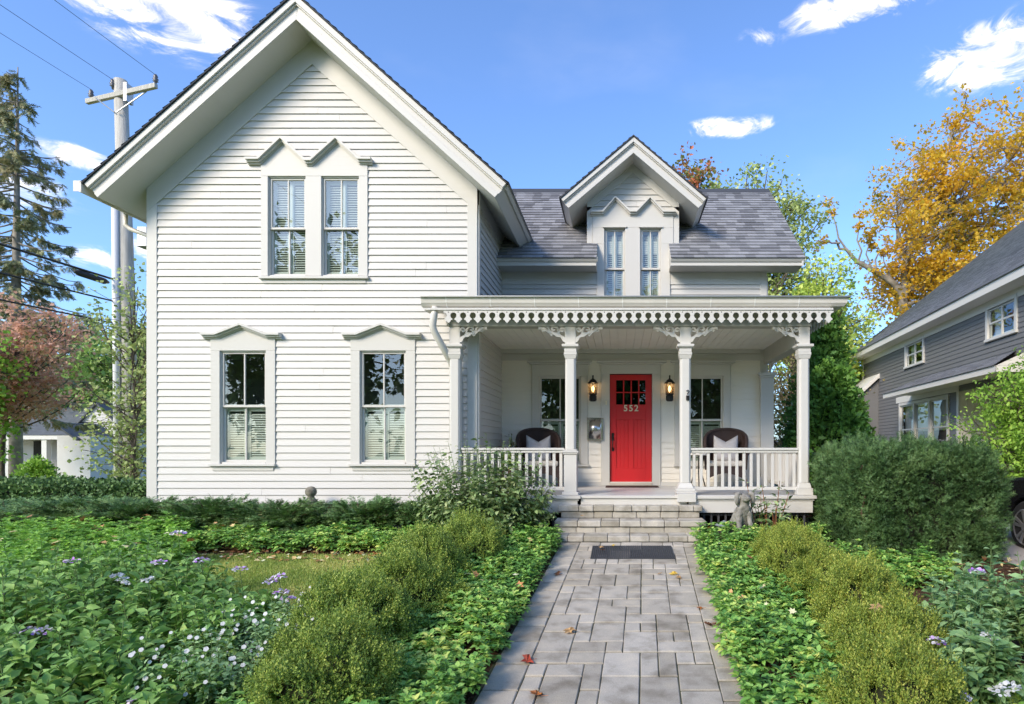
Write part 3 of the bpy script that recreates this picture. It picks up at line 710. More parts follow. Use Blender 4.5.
# porch windows
for cx,w in pw:
    wd=MB(MW); c=.12; z0,z1=pz0,pz1
    wd.box(cx-w/2-c-.02,cx-w/2,-.035,.03,z0-.01,z1+.0); wd.box(cx+w/2,cx+w/2+c+.02,-.035,.03,z0-.01,z1); wd.box(cx-w/2-c-.02,cx+w/2+c+.02,-.036,.03,z1,2.925)
    win=wd.build('window',WHITE,house,bevel=.004)
    m=MB(MW); m.box(cx-.62,cx+.62,-.10,.0,2.955,2.995); m.box(cx-.58,cx+.58,-.07,.0,2.926,2.953); m.build('window_cap',WHITE,win,bevel=.003)
    MB(MW).box(cx-w/2-c-.04,cx+w/2+c+.04,-.08,.05,z0-.05,z0-.012).build('sill',WHITE,win,bevel=.003)
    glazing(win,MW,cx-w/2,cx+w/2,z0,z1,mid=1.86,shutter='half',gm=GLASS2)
# door
x0,x1,z0,z1=door
wd=MB(MW); wd.box(xw(601),x0-.0,-.04,.03,.60,z1+.012); wd.box(x1,xw(660.5),-.04,.03,.60,z1+.012); wd.box(xw(601),xw(660.5),-.041,.03,z1+.012,2.925)
wd.box(xw(597),xw(666),-.10,0,2.955,2.995); wd.box(xw(599),xw(663.5),-.07,0,2.926,2.953); wd.build('door_surround',WHITE,house,bevel=.004)
MB(MW).box(x0,x1,-.06,.10,.60,.652).build('threshold',plain('pale_threshold',(.52,.47,.40),.5),house,bevel=.004)
dr=MB(MW); y0,y1=.02,.065; W=x1-x0
a,b_,c_,e_=x0+.005,x1-.005,.656,z1-.004
lx0,lx1=xw(616),xw(646.5); lz0,lz1=zw(404.5),zw(380)
st=[(a,x0+.125),(xw(631)-.055,xw(631)+.055),(x1-.125,b_)]
dr.box(a,x0+.125,y0,y1,c_,e_); dr.box(x1-.125,b_,y0,y1,c_,e_)
dr.box(x0+.125,x1-.125,y0,y1,lz1,e_); dr.box(x0+.125,x1-.125,y0,y1,zw(419.5),lz0); dr.box(x0+.125,x1-.125,y0,y1,c_,.93)
dr.box(xw(631)-.05,xw(631)+.05,y0,y1,.93,zw(419.5))
for k in range(1,4):
    xm=lx0+(lx1-lx0)*k/4; dr.box(xm-.012,xm+.012,y0+.004,y1,lz0,lz1)
zm=(lz0+lz1)/2; dr.box(lx0,lx1,y0+.005,y1-.002,zm-.01,zm+.01)
dr.box(lx0-.012,lx0,y0-.008,y0,lz0,lz1);dr.box(x0+.125,lx0,y0+.001,y1,lz0,lz1); dr.box(lx1,x1-.125,y0+.001,y1,lz0,lz1)
for p0,p1 in ((x0+.125,xw(631)-.05),(xw(631)+.05,x1-.125)):
    k=3; ws=(p1-p0)/k
    for i in range(k): dr.box(p0+ws*i+.004,p0+ws*(i+1)-.004,y0+.016,y1,.93,zw(419.5))
    dr.box(p0,p1,y0+.022,y1-.002,.93,zw(419.5))
dobj=dr.build('front_door',RED,house,bevel=.004)
MB(MW).box(lx0,lx1,.045,.05,lz0,lz1).build('door_glass',glass('door_glass',.06,(.25,.25,.22)),dobj)
MB(MW).box(lx0-.05,lx1+.05,.068,.08,lz0-.05,lz1+.05).build('door_backing',DARK,dobj)
h=MB(MW); hx=x0+.06; h.box(hx-.022,hx+.022,.008,.02,1.46,1.60); h.tube([(hx,.0,1.53),(hx,-.045,1.50),(hx,-.05,1.40),(hx,-.04,1.32),(hx,.01,1.30)],.011,8); h.box(hx-.02,hx+.02,.01,.02,1.26,1.33); h.lathe([(.02,0),(.022,.01)],(hx,.0,1.60)); h.build('door_handle',BLACK,dobj)
cu=bpy.data.curves.new('numerals','FONT'); cu.body='552'; cu.size=.165; cu.extrude=.006; cu.align_x='CENTER'; cu.space_character=1.25; cu.offset=.003
to=bpy.data.objects.new('house_number',cu); COL.objects.link(to); dg=bpy.context.evaluated_depsgraph_get(); me=bpy.data.meshes.new_from_object(to.evaluated_get(dg)); COL.objects.unlink(to); bpy.data.objects.remove(to)
me.materials.clear(); me.materials.append(BRASS)
no=bpy.data.objects.new('house_number',me); COL.objects.link(no); no.parent=dobj; no.rotation_euler=(R(90),0,0)
no.location=Vector((xw(631),YW+.008,zw(411)))-worldpos(dobj)
# small dark hook on the post
hk=MB(); hx=colx[2]+.035; yy=YC-.09
hk.tube([(hx-.02,yy,2.20),(hx,yy-.018,2.215),(hx+.018,yy-.018,2.195),(hx,yy-.012,2.165),(hx-.012,yy,2.15)],.008,6); hk.box(hx-.028,hx+.024,yy-.014,yy+.004,2.06,2.13); hk.build('flag_bracket',BLACK,house)
db=MB(MW); db.box(xw(605.5),xw(607),-.055,-.04,zw(405),zw(401)); db.build('door_bell',BRASS,house)
# ================= stone steps
STONE=None
def stonemat(name, c0,c1, moss=True):
    m,nt,bs,_=mat(name); bs.inputs['Roughness'].default_value=.85; bs.inputs['Specular IOR Level'].default_value=.25
    g=nt.nodes.new('ShaderNodeNewGeometry'); n=noisecoord(nt,5,8); n2=noisecoord(nt,160,3)
    r0=ramp(nt,[(0,c0),(1,c1)],g.outputs['Random Per Island'])
    r1=ramp(nt,[(.28,(.55,.53,.49)),(.5,(.95,.95,.95)),(.75,(1.15,1.12,1.06))],n.outputs[0])
    r2=ramp(nt,[(.3,(.82,.82,.82)),(.7,(1.12,1.12,1.12))],n2.outputs[0])
    a=N(nt,'ShaderNodeMix',data_type='RGBA',blend_type='MULTIPLY'); a.inputs['Factor'].default_value=1
    b=N(nt,'ShaderNodeMix',data_type='RGBA',blend_type='MULTIPLY'); b.inputs['Factor'].default_value=1
    nt.links.new(r0.outputs[0],a.inputs['A']); nt.links.new(r1.outputs[0],a.inputs['B']); nt.links.new(a.outputs['Result'],b.inputs['A']); nt.links.new(r2.outputs[0],b.inputs['B'])
    nt.links.new(b.outputs['Result'],bs.inputs['Base Color'])
    ad=N(nt,'ShaderNodeMath',operation='ADD'); nt.links.new(n.outputs[0],ad.inputs[0]); nt.links.new(n2.outputs[0],ad.inputs[1]); bump(nt,bs,ad.outputs[0],.35,.006)
    return m
STONE=stonemat('step_stone',(.38,.35,.29),(.56,.525,.46)); PAVE=stonemat('path_paver_stone',(.40,.355,.285),(.56,.51,.43))
steps=thing('stone_steps','three wide grey stone block steps leading up to the porch','steps',(.155,8.7,0))
lev=[(9.0,.455,-.93,1.24),(8.68,.264,-.955,1.25),(8.36,.094,-.95,1.25)]
for i,(y,z,a,b_) in enumerate(lev):
    m=MB(); x=a; yb=y+.42 if i else y+.26
    while x<b_-.01:
        w=rnd.choice([.22,.27,.31,.34]); 
        if b_-x-w<.12: w=b_-x
        dy=rnd.uniform(-.008,.008); dz=rnd.uniform(-.003,.002)
        m.box(x+.003,x+w-.003,y+dy,y+.20,z-.085,z+dz); m.box(x+.003,x+w-.003,y+.206,yb,z-.085,z+dz*.5)
        x+=w
    x=a+.04
    while x<b_-.05:
        w=rnd.choice([.28,.36,.5,.44])
        if b_-.04-x-w<.15: w=b_-.04-x
        m.box(x+.003,x+w-.003,y+.03+rnd.uniform(-.004,.004),y+.2,z-(.19 if i<2 else .3),z-.09); x+=w
    m.box(a+.06,b_-.06,y+.06,yb,z-.3,z-.095)
    m.build('stone_step',STONE,steps,bevel=.009)
# ================================================================== GROUND
def setting(o): o['kind']='structure'; return o
def lawnmat():
    m,nt,bs,_=mat('lawn_ground'); bs.inputs['Roughness'].default_value=.95; bs.inputs['Specular IOR Level'].default_value=.1
    n=noisecoord(nt,.6,6); n2=noisecoord(nt,40,4)
    mx=N(nt,'ShaderNodeMath',operation='MULTIPLY_ADD'); mx.inputs[1].default_value=.5; nt.links.new(n2.outputs[0],mx.inputs[0]); nt.links.new(n.outputs[0],mx.inputs[2])
    r=ramp(nt,[(.5,(.12,.16,.035)),(.75,(.22,.26,.065)),(1,(.30,.30,.10))],mx.outputs[0]); nt.links.new(r.outputs[0],bs.inputs['Base Color'])
    bump(nt,bs,n2.outputs[0],.6,.02); return m
def mulchmat():
    m,nt,bs,_=mat('bark_mulch'); bs.inputs['Roughness'].default_value=.95; bs.inputs['Specular IOR Level'].default_value=.1
    v=nt.nodes.new('ShaderNodeTexVoronoi'); v.inputs['Scale'].default_value=38; tc=nt.nodes.new('ShaderNodeTexCoord'); nt.links.new(tc.outputs['Object'],v.inputs['Vector'])
    r=ramp(nt,[(0,(.035,.018,.010)),(.5,(.085,.045,.027)),(1,(.15,.09,.055))],v.outputs['Color']); nt.links.new(r.outputs[0],bs.inputs['Base Color'])
    bump(nt,bs,v.outputs['Distance'],.8,.02); return m
def sheet(name, m, pts_x, pts_y, lift):
    X,Y=np.meshgrid(np.array(pts_x,float),np.array(pts_y,float)); Z=ground(X,Y)+lift
    V=np.stack([X,Y,Z],-1).reshape(-1,3); nx,ny=X.shape[1],X.shape[0]
    i=np.arange(ny-1)[:,None]*nx+np.arange(nx-1)[None]; i=i.ravel()
    return setting(npobj(name,V,[np.stack([i,i+1,i+1+nx,i+nx],-1)],m,local=False,smooth=True))
gx=np.concatenate([[-400,-150,-80],np.arange(-50,50.1,1.0),[80,150,400]]); gy=np.concatenate([[-250,-60,-20,-8],np.arange(-3,8.3,.5),[8.36],np.arange(9,50,1.0),[80,160,500]])
sheet('ground',lawnmat(),gx,gy,-.03)
MUL=mulchmat()
sheet('mulch_bed',MUL,np.linspace(-9.5,-1.0,30),np.linspace(7.75,9.6,14),.0)
sheet('mulch_bed',MUL,np.linspace(-6.2,-2.75,20),np.linspace(2.6,6.35,14),.0)
sheet('mulch_bed',MUL,np.linspace(-2.75,-.8,20),np.linspace(2.6,7.74,14),.0)
sheet('mulch_bed',MUL,np.linspace(1.0,4.75,30),np.linspace(2.6,12.0,30),.0)
DRV=plain('driveway_concrete',(.36,.33,.30),.9,var=.2,vs=1.2,bp=.3,bs_=40)
sheet('driveway',DRV,np.linspace(4.78,8.3,10),np.concatenate([np.linspace(-3,8.36,14),np.linspace(9,30,8)]),.004)
ROAD=plain('street_asphalt',(.05,.05,.052),.9,var=.2,vs=2)
sheet('street',ROAD,[-200,-50,0,50,200],[-16,-9.5],.02)
# ---- path of irregular pavers
def pcx(Y): return -.01+.04*(Y-4.06)
ux_=.1425; unit=.205; nU=10; rows=31
grid=[[0]*nU for _ in range(rows)]; pv=MB(); r3=random.Random(21)
def paver(u0,u1,q0,q1):
    # u across (m from centre), q along
    g_=.0035; zz=r3.uniform(-.003,.003); tilt=r3.uniform(-.004,.004)
    vs=[]
    jx=lambda: r3.uniform(-.003,.003)
    gq=.010; cs=[(u0+g_,q0+gq),(u1-g_,q0+gq),(u1-g_,q1-gq),(u0+g_,q1-gq)]
    cs=[(a+jx(),b+jx()) for a,b in cs]
    ch=.006
    cin=[(a+(ch if i in(0,3) else -ch),b+(ch if i<2 else -ch)) for i,(a,b) in enumerate(cs)]
    for lst,h in ((cs,-.03),(cs,.008),(cin,.0155)):
        for i,(a,b) in enumerate(lst): vs.append((pcx(b)+a,b,g1(0,b)+h+zz+tilt*(a-u0)*2))
    pv.add(vs,[(8,9,10,11)]+[(i,(i+1)%4,(i+1)%4+4,i+4) for i in range(4)]+[(i+4,(i+1)%4+4,(i+1)%4+8,i+8) for i in range(4)])
qs=8.33
for r_ in range(rows):
    for c_ in range(nU):
        if grid[r_][c_]: continue
        opts=[(2,2)]*5+[(2,1)]*4+[(1,1)]*4+[(1,2)]*1; r3.shuffle(opts)
        for w,h in opts+[(1,1)]:
            if c_+w<=nU and r_+h<=rows and all(not grid[r_+j][c_+i] for i in range(w) for j in range(h)):
                for i in range(w):
                    for j in range(h): grid[r_+j][c_+i]=1
                paver(-nU*ux_/2+c_*ux_,-nU*ux_/2+(c_+w)*ux_,qs-(r_+h)*unit,qs-r_*unit); break
for sd_ in (-1,1):
    q=qs
    while q>2.0:
        L=r3.choice([.205,.28,.41,.34]); a,b=(nU*ux_/2,nU*ux_/2+.265); 
        if sd_<0: a,b=-b,-a
        paver(a,b,q-L,q); q-=L
path=setting(pv.build('path',PAVE))
sand=plain('joint_sand',(.085,.088,.045),.95,var=.4,vs=14)
m=MB()
for i in range(14):
    y0=1.9+i*.46; y1=y0+.46; m.add([(pcx(y0)-1.0,y0,g1(0,y0)+.003),(pcx(y0)+1.0,y0,g1(0,y0)+.003),(pcx(y1)+1.0,y1,g1(0,y1)+.003),(pcx(y1)-1.0,y1,g1(0,y1)+.003)],[(0,1,2,3)])
setting(m.build('path_bedding',sand))
# ---- mats
mt=MB(); 
def matpt(u,q): return (.155+u,q,g1(0,q)+.018)
RUB=plain('rubber_grid',(.055,.06,.068),.7,var=.2,vs=30)
u0,u1,q0,q1=-.52,.53,7.50,8.10
for i in range(43):
    u=u0+(u1-u0)*i/42; mt.add([(.155+u-.006,q0,g1(0,q0)+.017),(.155+u+.006,q0,g1(0,q0)+.017),(.155+u+.006,q1,g1(0,q1)+.017),(.155+u-.006,q1,g1(0,q1)+.017),(.155+u-.005,q0,g1(0,q0)+.030),(.155+u+.005,q0,g1(0,q0)+.030),(.155+u+.005,q1,g1(0,q1)+.030),(.155+u-.005,q1,g1(0,q1)+.030)],[(4,5,6,7),(0,1,5,4),(1,2,6,5),(2,3,7,6),(3,0,4,7)])
for j in range(14):
    q=q0+(q1-q0)*j/13; z=g1(0,q)+.017; mt.box(.155+u0,.155+u1,q-.006,q+.006,z,z+.009)
o=mt.build('rubber_mat',RUB); setp(o,'dark grey ribbed rubber mat lying on the pavers at the foot of the steps','mat')
mt=MB(); mt.box(xw(606),xw(657.5),YW-.50,YW-.07,DZ+.002,DZ+.014); 
o=mt.build('doormat',plain('doormat_fibre',(.045,.02,.018),.95,var=.3,vs=60,bp=.6,bs_=200),bevel=.005); setp(o,'thin dark doormat in front of the red door','mat')
# ---- wall lanterns
AMB,nt,bs,out=mat('amber_glass'); bs.inputs['Base Color'].default_value=(.55,.42,.25,1); bs.inputs['Roughness'].default_value=.1; bs.inputs['Alpha'].default_value=.32
BULB,nt,bs,out=mat('lit_bulb'); bs.inputs['Emission Color'].default_value=(1,.62,.28,1); bs.inputs['Emission Strength'].default_value=3.5
def lantern(x,label):
    t=thing('wall_lantern',label,'lantern',(x,YW-.16,zw(402)),group='lanterns either side of the door')
    m=MB(); m.lathe([(.045,0),(.07,.02),(.07,.10),(.062,.115),(.075,.13),(.075,.145)],(0,0,0),8); m.lathe([(.105,.34),(.088,.365),(.075,.375),(.05,.41),(.03,.42),(.014,.435),(.012,.47),(.018,.478),(.004,.50)],(0,0,0),8)
    for k in range(8):
        a=math.pi/4*k; m.tube([(.070*math.cos(a),.070*math.sin(a),.14),(.088*math.cos(a),.088*math.sin(a),.345)],.005,4)
    m.build('lantern_frame',BLACK,t,local=True)
    m=MB(); m.box(-.05,.05,.10,.12,.05,.30); m.tube([(0,.11,.22),(0,.06,.10),(0,.03,.06)],.012,6); m.build('wall_bracket',BLACK,t,local=True,bevel=.004)
    m=MB(); m.lathe([(.066,.145),(.083,.34)],(0,0,0),8); m.build('lantern_glass',AMB,t,local=True)
    m=MB(); m.lathe([(.006,.17),(.012,.18),(.026,.22),(.028,.25),(.016,.285),(.003,.30)],(0,0,0),12); m.build('bulb',BULB,t,local=True,smooth=True)
    l=bpy.data.lights.new('lantern_light','POINT'); l.energy=.35; l.color=(1,.72,.42); l.shadow_soft_size=.03
    lo=bpy.data.objects.new('lantern_light',l); COL.objects.link(lo); lo.parent=t; lo.location=(0,-.0,.31)
lantern(lanternsx[0],'black lit wall lantern left of the red door, above the metal letterbox')
lantern(lanternsx[1],'black lit wall lantern on the right of the red door, beside the third porch column')
# ---- metal letterbox
STEEL=plain('brushed_steel',(.55,.54,.52),.22,.95,var=.1)
mb=MB(Matrix.Translation((0,YW-.015,0))); a,b_,c_,d_=xw(587.3),xw(603),zw(440),zw(418)
mb.box(a,b_,-.085,-.0,c_,d_-.02); mb.box(a-.008,b_+.008,-.10,.0,d_-.018,d_)
m2=MB(Matrix.Translation((0,YW-.015,0))); k=9; vs=[]
for i in range(k):
    u=i/(k-1); x=a+.03+(b_-a-.06)*u; y=-.087-.05*math.sin(math.pi*u)
    vs+=[(x,y,c_+.02),(x,y,d_-.035)]
m2.add(vs,[(2*i,2*i+2,2*i+3,2*i+1) for i in range(k-1)]+[tuple(range(0,2*k,2))[::-1],tuple(range(1,2*k,2))])
lb=thing('letterbox','polished steel letterbox with a bowed front under the left lantern','letterbox',((a+b_)/2,YW,c_))
mb.build('letterbox_body',STEEL,lb,bevel=.006); m2.build('letterbox_flap',STEEL,lb,smooth=True)
# ---- wicker armchairs
def wickermat():
    m,nt,bs,_=mat('brown_wicker'); bs.inputs['Roughness'].default_value=.5
    w=N(nt,'ShaderNodeTexWave',Scale=28,Distortion=1.5); w.bands_direction='Z'; w2=N(nt,'ShaderNodeTexWave',Scale=22,Distortion=1); w2.bands_direction='X'
    tc=nt.nodes.new('ShaderNodeTexCoord')
    for q in (w,w2): nt.links.new(tc.outputs['Object'],q.inputs['Vector'])
    mm=N(nt,'ShaderNodeMath',operation='MULTIPLY'); nt.links.new(w.outputs['Fac'],mm.inputs[0]); nt.links.new(w2.outputs['Fac'],mm.inputs[1])
    r=ramp(nt,[(0,(.025,.014,.012)),(.5,(.085,.05,.045)),(1,(.15,.09,.08))],mm.outputs[0]); nt.links.new(r.outputs[0],bs.inputs['Base Color']); bump(nt,bs,mm.outputs[0],.8,.01); return m
WICK=wickermat(); CUSH=plain('grey_cushion_fabric',(.42,.41,.42),.95,var=.08,vs=8,bp=.3,bs_=300); CUSH2=plain('cream_cushion_fabric',(.52,.48,.42),.95,var=.06,vs=8)
def chair(loc,rz,label,plabel):
    t=thing('wicker_chair',label,'chair',loc,rz,'wicker chairs on the porch')
    W,H=.37,1.08
    # back shell: wraps round the sides
    nu,nv=25,8; vs=[];fs=[]
    def P(u,v,th=0):
        an=R(205)*u/2; rx,ry=.36,.30
        top=.62+(H-.62)*max(0,math.cos(u*math.pi/2*.98))**.42
        z=.36+(top-.36)*v; fl=1+.10*v
        return (math.sin(an)*(rx-th)*fl, .02+math.cos(an)*(ry-th)*fl+.05*v, z)
    for th in (0,.035):
        for i in range(nu):
            for j in range(nv): vs.append(P(-1+2*i/(nu-1),j/(nv-1),th))
    o_=nu*nv
    for i in range(nu-1):
        for j in range(nv-1):
            a=i*nv+j; fs.append((a,a+1,a+nv+1,a+nv)); fs.append((o_+a,o_+a+nv,o_+a+nv+1,o_+a+1))
    m=MB(); m.add(vs,fs); m.tube([P(-1+2*i/28,1,.017) for i in range(29)],.034,8); m.build('backrest',WICK,t,local=True,smooth=True)
    for sx in (-1,1):
        m=MB(); m.tube([(sx*.37,.02,.66),(sx*.39,-.12,.655),(sx*.385,-.26,.64),(sx*.36,-.34,.60),(sx*.35,-.33,.50),(sx*.34,-.31,.36)],.03,8)
        m.box(sx*.355-.012,sx*.355+.012,-.31,.06,.34,.64); m.build('armrest',WICK,t,local=True,smooth=False)
    m=MB(); m.box(-.34,.34,-.33,.27,.35,.40)
    k=14; tp=[(-.34+.68*i/k, .17+.11*math.sin(math.pi*i/k)) for i in range(k+1)]
    m.prism_xz([(x,z) for x,z in tp]+[(.34,.36),(-.34,.36)],-.335,-.31); m.build('seat',WICK,t,local=True)
    for sx,y in ((-1,-.30),(1,-.30),(-1,.24),(1,.24)):
        m=MB(); m.tube([(sx*.315,y,.36),(sx*.32,y,.0)],[.024,.018],8); m.build('leg',WICK,t,local=True)
    m=MB(); m.box(-.31,.31,-.33,.2,.40,.50); m.build('seat_cushion',CUSH2,t,local=True,bevel=.035)
    # pillow with a dropped, chopped top edge
    n=12; vs=[];fs=[]; M=Matrix.Translation(Vector(loc)) @ Matrix.Rotation(rz,4,'Z')
    for i in range(n+1):
        for j in range(n+1):
            u,v=-1+2*i/n,-1+2*j/n; notch=.125*(1-abs(u)) if v>0 else 0
            puff=.075*(max(0,(1-u*u)*(1-v*v)))**.45
            x=.22*u*(1-.06*(1-v*v)*0); z=.73+.235*v-notch*max(0,v)-0.04*(1-abs(u))*0
            for s in (-1,):
                vs.append((x,.0-puff+.06+.10*(v*.5),z))
    for i in range(n+1):
        for j in range(n+1):
            u,v=-1+2*i/n,-1+2*j/n; notch=.125*(1-abs(u)) if v>0 else 0
            vs.append((.22*u,.065+.3*.075*(max(0,(1-u*u)*(1-v*v)))**.45+.05*v,.73+.235*v-notch*max(0,v)))
    k=(n+1)**2
    for i in range(n):
        for j in range(n):
            a=i*(n+1)+j; fs.append((a,a+n+1,a+n+2,a+1)); fs.append((k+a,k+a+1,k+a+n+2,k+a+n+1))
    for i in range(n):
        for a,b in ((i*(n+1),(i+1)*(n+1)),((i+1)*(n+1)+n,i*(n+1)+n)): fs.append((a,k+a,k+b,b))
        for a,b in ((i+1,i),(n*(n+1)+i,n*(n+1)+i+1)): fs.append((a,k+a,k+b,b))
    m=MB(M); m.add(vs,fs); p=m.build('pillow',CUSH,smooth=True); setp(p,plabel,'pillow',group='grey pillows on the porch chairs')
chair((-1.47,10.9,DZ),R(14),'dark brown wicker armchair behind the left stretch of porch railing','grey pillow with a notched top propped in the left wicker armchair')
chair((1.93,10.95,DZ),R(-10),'dark brown wicker armchair with a cream seat behind the right stretch of porch railing','grey pillow with a notched top propped in the right wicker armchair')
# small white side table between post and right chair
tb=thing('side_table','small white side table squeezed between the third porch column and the right wicker chair','table',(1.38,10.6,DZ))
m=MB(); m.lathe([(.17,.60),(.19,.61),(.19,.63),(.17,.64)],(0,0,0),20); m.build('table_top',WHITE,tb,local=True,smooth=False)
for k in range(3):
    a=k*2.094+.5; m=MB(); m.tube([(.12*math.cos(a),.12*math.sin(a),.60),(.07*math.cos(a),.07*math.sin(a),.3),(.17*math.cos(a),.17*math.sin(a),0)],.012,6); m.build('leg',BLACK,tb,local=True)
# ---- ball finial, path lights, statue
MOSS=plain('mossy_concrete',(.22,.20,.155),.95,var=.45,vs=14,bp=.8,bs_=60)
bf=MB(); p=at(311,494,9.3); bf.lathe([(.15,-.75),(.15,-.2),(.12,-.16),(.09,-.10),(.055,-.06),(.05,-.045)]+[(.085*math.sin(a),.035-.085*math.cos(a)) for a in np.linspace(.6,3.1,10)],(p.x,p.y,p.z),20)
o=bf.build('garden_finial',MOSS,smooth=True); setp(o,'mossy stone ball finial rising above the junipers against the siding','garden ornament')
def pathlight(px,py,Y,label):
    p=at(px,py,Y); t=thing('path_light',label,'garden light',(p.x,p.y,p.z-.18),group='dome lights by the steps')
    m=MB(); m.lathe([(.006,.235),(.02,.225),(.10,.19),(.135,.165),(.132,.158),(.02,.175)],(0,0,0),20); m.build('lamp_shade',plain('pewter_shade',(.30,.34,.38),.45,.5),t,local=True,smooth=False)
    m=MB(); m.tube([(0,0,-.25),(0,0,.18)],.012,8); m.lathe([(.03,.09),(.035,.17)],(0,0,0),12); m.build('stake',BLACK,t,local=True)
pathlight(539,523,8.75,'pewter dome garden light left of the steps, under the leafy shrub')
pathlight(724,524,8.85,'pewter dome garden light right of the steps, beside the stone dog')
STAT=plain('weathered_statue_stone',(.27,.255,.225),.95,var=.45,vs=10,bp=1.0,bs_=35)
def skin(name, verts, edges, radii, m, parent, sub=2, loc=(0,0,0), disp=None):
    me=bpy.data.meshes.new(name); me.from_pydata(verts,edges,[]); ob=bpy.data.objects.new(name,me); COL.objects.link(ob)
    md=ob.modifiers.new('Skin','SKIN'); me.materials.append(m)
    if not me.skin_vertices: me.attributes  # created with the modifier below
    bm=__import__('bmesh').new(); bm.from_mesh(me); ly=bm.verts.layers.skin.verify(); bm.verts.ensure_lookup_table()
    for i,v in enumerate(bm.verts):
        r=radii[i]; v[ly].radius=(r,r) if not hasattr(r,'__len__') else r
        if i==0: v[ly].use_root=True
    bm.to_mesh(me); bm.free(); md.use_smooth_shade=True
    s=ob.modifiers.new('Sub','SUBSURF'); s.levels=sub; s.render_levels=sub
    if disp:
        tx=bpy.data.textures.new(name+'_tx','CLOUDS'); tx.noise_scale=disp[0]; dd=ob.modifiers.new('Disp','DISPLACE'); dd.texture=tx; dd.strength=disp[1]; dd.texture_coords='LOCAL'
    ob.location=loc; ob.parent=parent; return ob
p=at(742,533,8.45)
st=thing('dog_statue','weathered grey stone statue of a seated shaggy dog in the bed right of the steps','statue',(p.x-.0,p.y,-.02),R(12))
V=[(0,.10,.20),(0,.04,.34),(0,-.03,.46),(0,-.07,.57),(0,-.10,.66),(0,-.19,.645),(0,-.245,.63),      # hips, back, chest, neck, head, muzzle
   (-.075,-.06,.44),(-.085,-.10,.24),(-.085,-.11,.04),(-.085,-.16,.02),
   (.075,-.06,.44),(.085,-.10,.24),(.085,-.11,.04),(.085,-.16,.02),
   (-.13,.10,.15),(-.15,-.03,.12),(-.14,-.06,.03),(.13,.10,.15),(.15,-.03,.12),(.14,-.06,.03),
   (0,.22,.10),(.06,.30,.06)]
E=[(0,1),(1,2),(2,3),(3,4),(4,5),(5,6),(2,7),(7,8),(8,9),(9,10),(2,11),(11,12),(12,13),(13,14),(0,15),(15,16),(16,17),(0,18),(18,19),(19,20),(0,21),(21,22)]
RR=[.125,.115,.105,.075,.082,.048,.032,.055,.036,.032,.028,.055,.036,.032,.028,.075,.06,.035,.075,.06,.035,.035,.02]
skin('statue_body',V,E,RR,STAT,st,2,disp=(.05,.035))
for sx in (-1,1):
    m=MB(); m.tube([(sx*.06,-.09,.715),(sx*.11,-.09,.70),(sx*.125,-.10,.60),(sx*.11,-.10,.545)],[.03,.04,.035,.015],8); m.build('ear',STAT,st,local=True,smooth=True)
m=MB(); m.prism_xy([(-.2,-.22),(.2,-.22),(.2,.34),(-.2,.34)],-.08,.015); m.build('plinth',STAT,st,local=True,bevel=.01)
# ================================================================== UTILITY POLE
WOOD=plain('weathered_pole_wood',(.47,.44,.38),.9,var=.22,vs=5,bp=.5,bs_=30,stretch=(6,6,.4)); CER=plain('insulator_ceramic',(.12,.11,.11),.3); CABLE=plain('black_cable',(.02,.02,.022),.6)
pole=thing('utility_pole','tall pale wooden utility pole with one crossarm and three insulators, left of the house','utility pole',(-13.6,16.7,0))
zt=11.55; m=MB(); m.tube([(0,0,-.5),(-.1,0,5),(-.30,0,zt)],[.19,.18,.155],14); m.build('pole',WOOD,pole,local=True,smooth=True)
m=MB(); 
A=Vector((-1.25,.22,10.98)); B=Vector((1.0,-.18,11.19)); d=(B-A).normalized(); M=Matrix.Translation((A+B)/2) @ d.to_track_quat('X','Z').to_matrix().to_4x4()
m=MB(M); L=(B-A).length/2; m.box(-L,L,-.23,-.13,-.065,.065); m.build('crossarm',WOOD,pole,local=True,bevel=.01)
m=MB(); m.tube([(-.9,-.1,11.0),(-.3,-.2,10.55)],.018,5); m.tube([(.62,-.25,11.1),(-.25,-.2,10.55)],.018,5)
m.box(-.02,.06,-.25,.0,10.85,11.35); m.build('crossarm_bracket',GALV,pole,local=True)
ins=[(-1.12,.0,11.03),(.93,-.33,11.25),(-.42,-.12,11.25)]
for q in ins:
    m=MB(); m.lathe([(.02,-.02),(.03,.05),(.07,.07),(.04,.10),(.075,.13),(.04,.16),(.06,.20),(.03,.26)],q,10); m.build('insulator',CER,pole,local=True,smooth=True)
m=MB(); m.tube([(-.21,-.2,-.3),(-.29,-.2,8.1)],.085,10); m.build('conduit',plain('white_conduit',(.66,.66,.64),.5),pole,local=True,smooth=True)
m=MB(); m.box(.22,.5,-.1,.2,6.9,7.45); m.build('junction_box',GALV,pole,local=True,bevel=.02)
m=MB(); m.lathe([(.05,0),(.08,.05),(.05,.12),(.08,.17),(.04,.26)],(.28,0,9.65),10); m.lathe([(.05,0),(.08,.05),(.05,.12),(.08,.17),(.04,.26)],(.55,0,9.75),10); m.tube([(0,0,9.6),(.6,0,9.72)],.03,6); m.build('insulator',CER,pole,local=True)
def wire(p0,p1,sag,r,label,name='overhead_wire',grp='overhead wires'):
    pts=[]; n=40
    for i in range(n+1):
        t=i/n; p=Vector(p0).lerp(Vector(p1),t); p.z-=sag*4*t*(1-t); pts.append(p)
    m=MB(); m.tube(pts,r,4); o=m.build(name,CABLE); setp(o,label,'wire',group=grp); return o
P0=Vector((-13.6,16.7,0))
wire(P0+Vector((.93,-.33,11.5)),(-12.5,-24,12.0),.7,.007,'thin overhead wire running from the insulator at the right end of the crossarm')
wire(P0+Vector((-.42,-.12,11.5)),(-14.0,-24,12.0),.7,.007,'thin overhead wire running from the insulator beside the pole top')
wire(P0+Vector((-1.12,.0,11.3)),(-14.9,-24,12.0),.7,.006,'thin overhead wire running from the insulator at the left end of the crossarm')
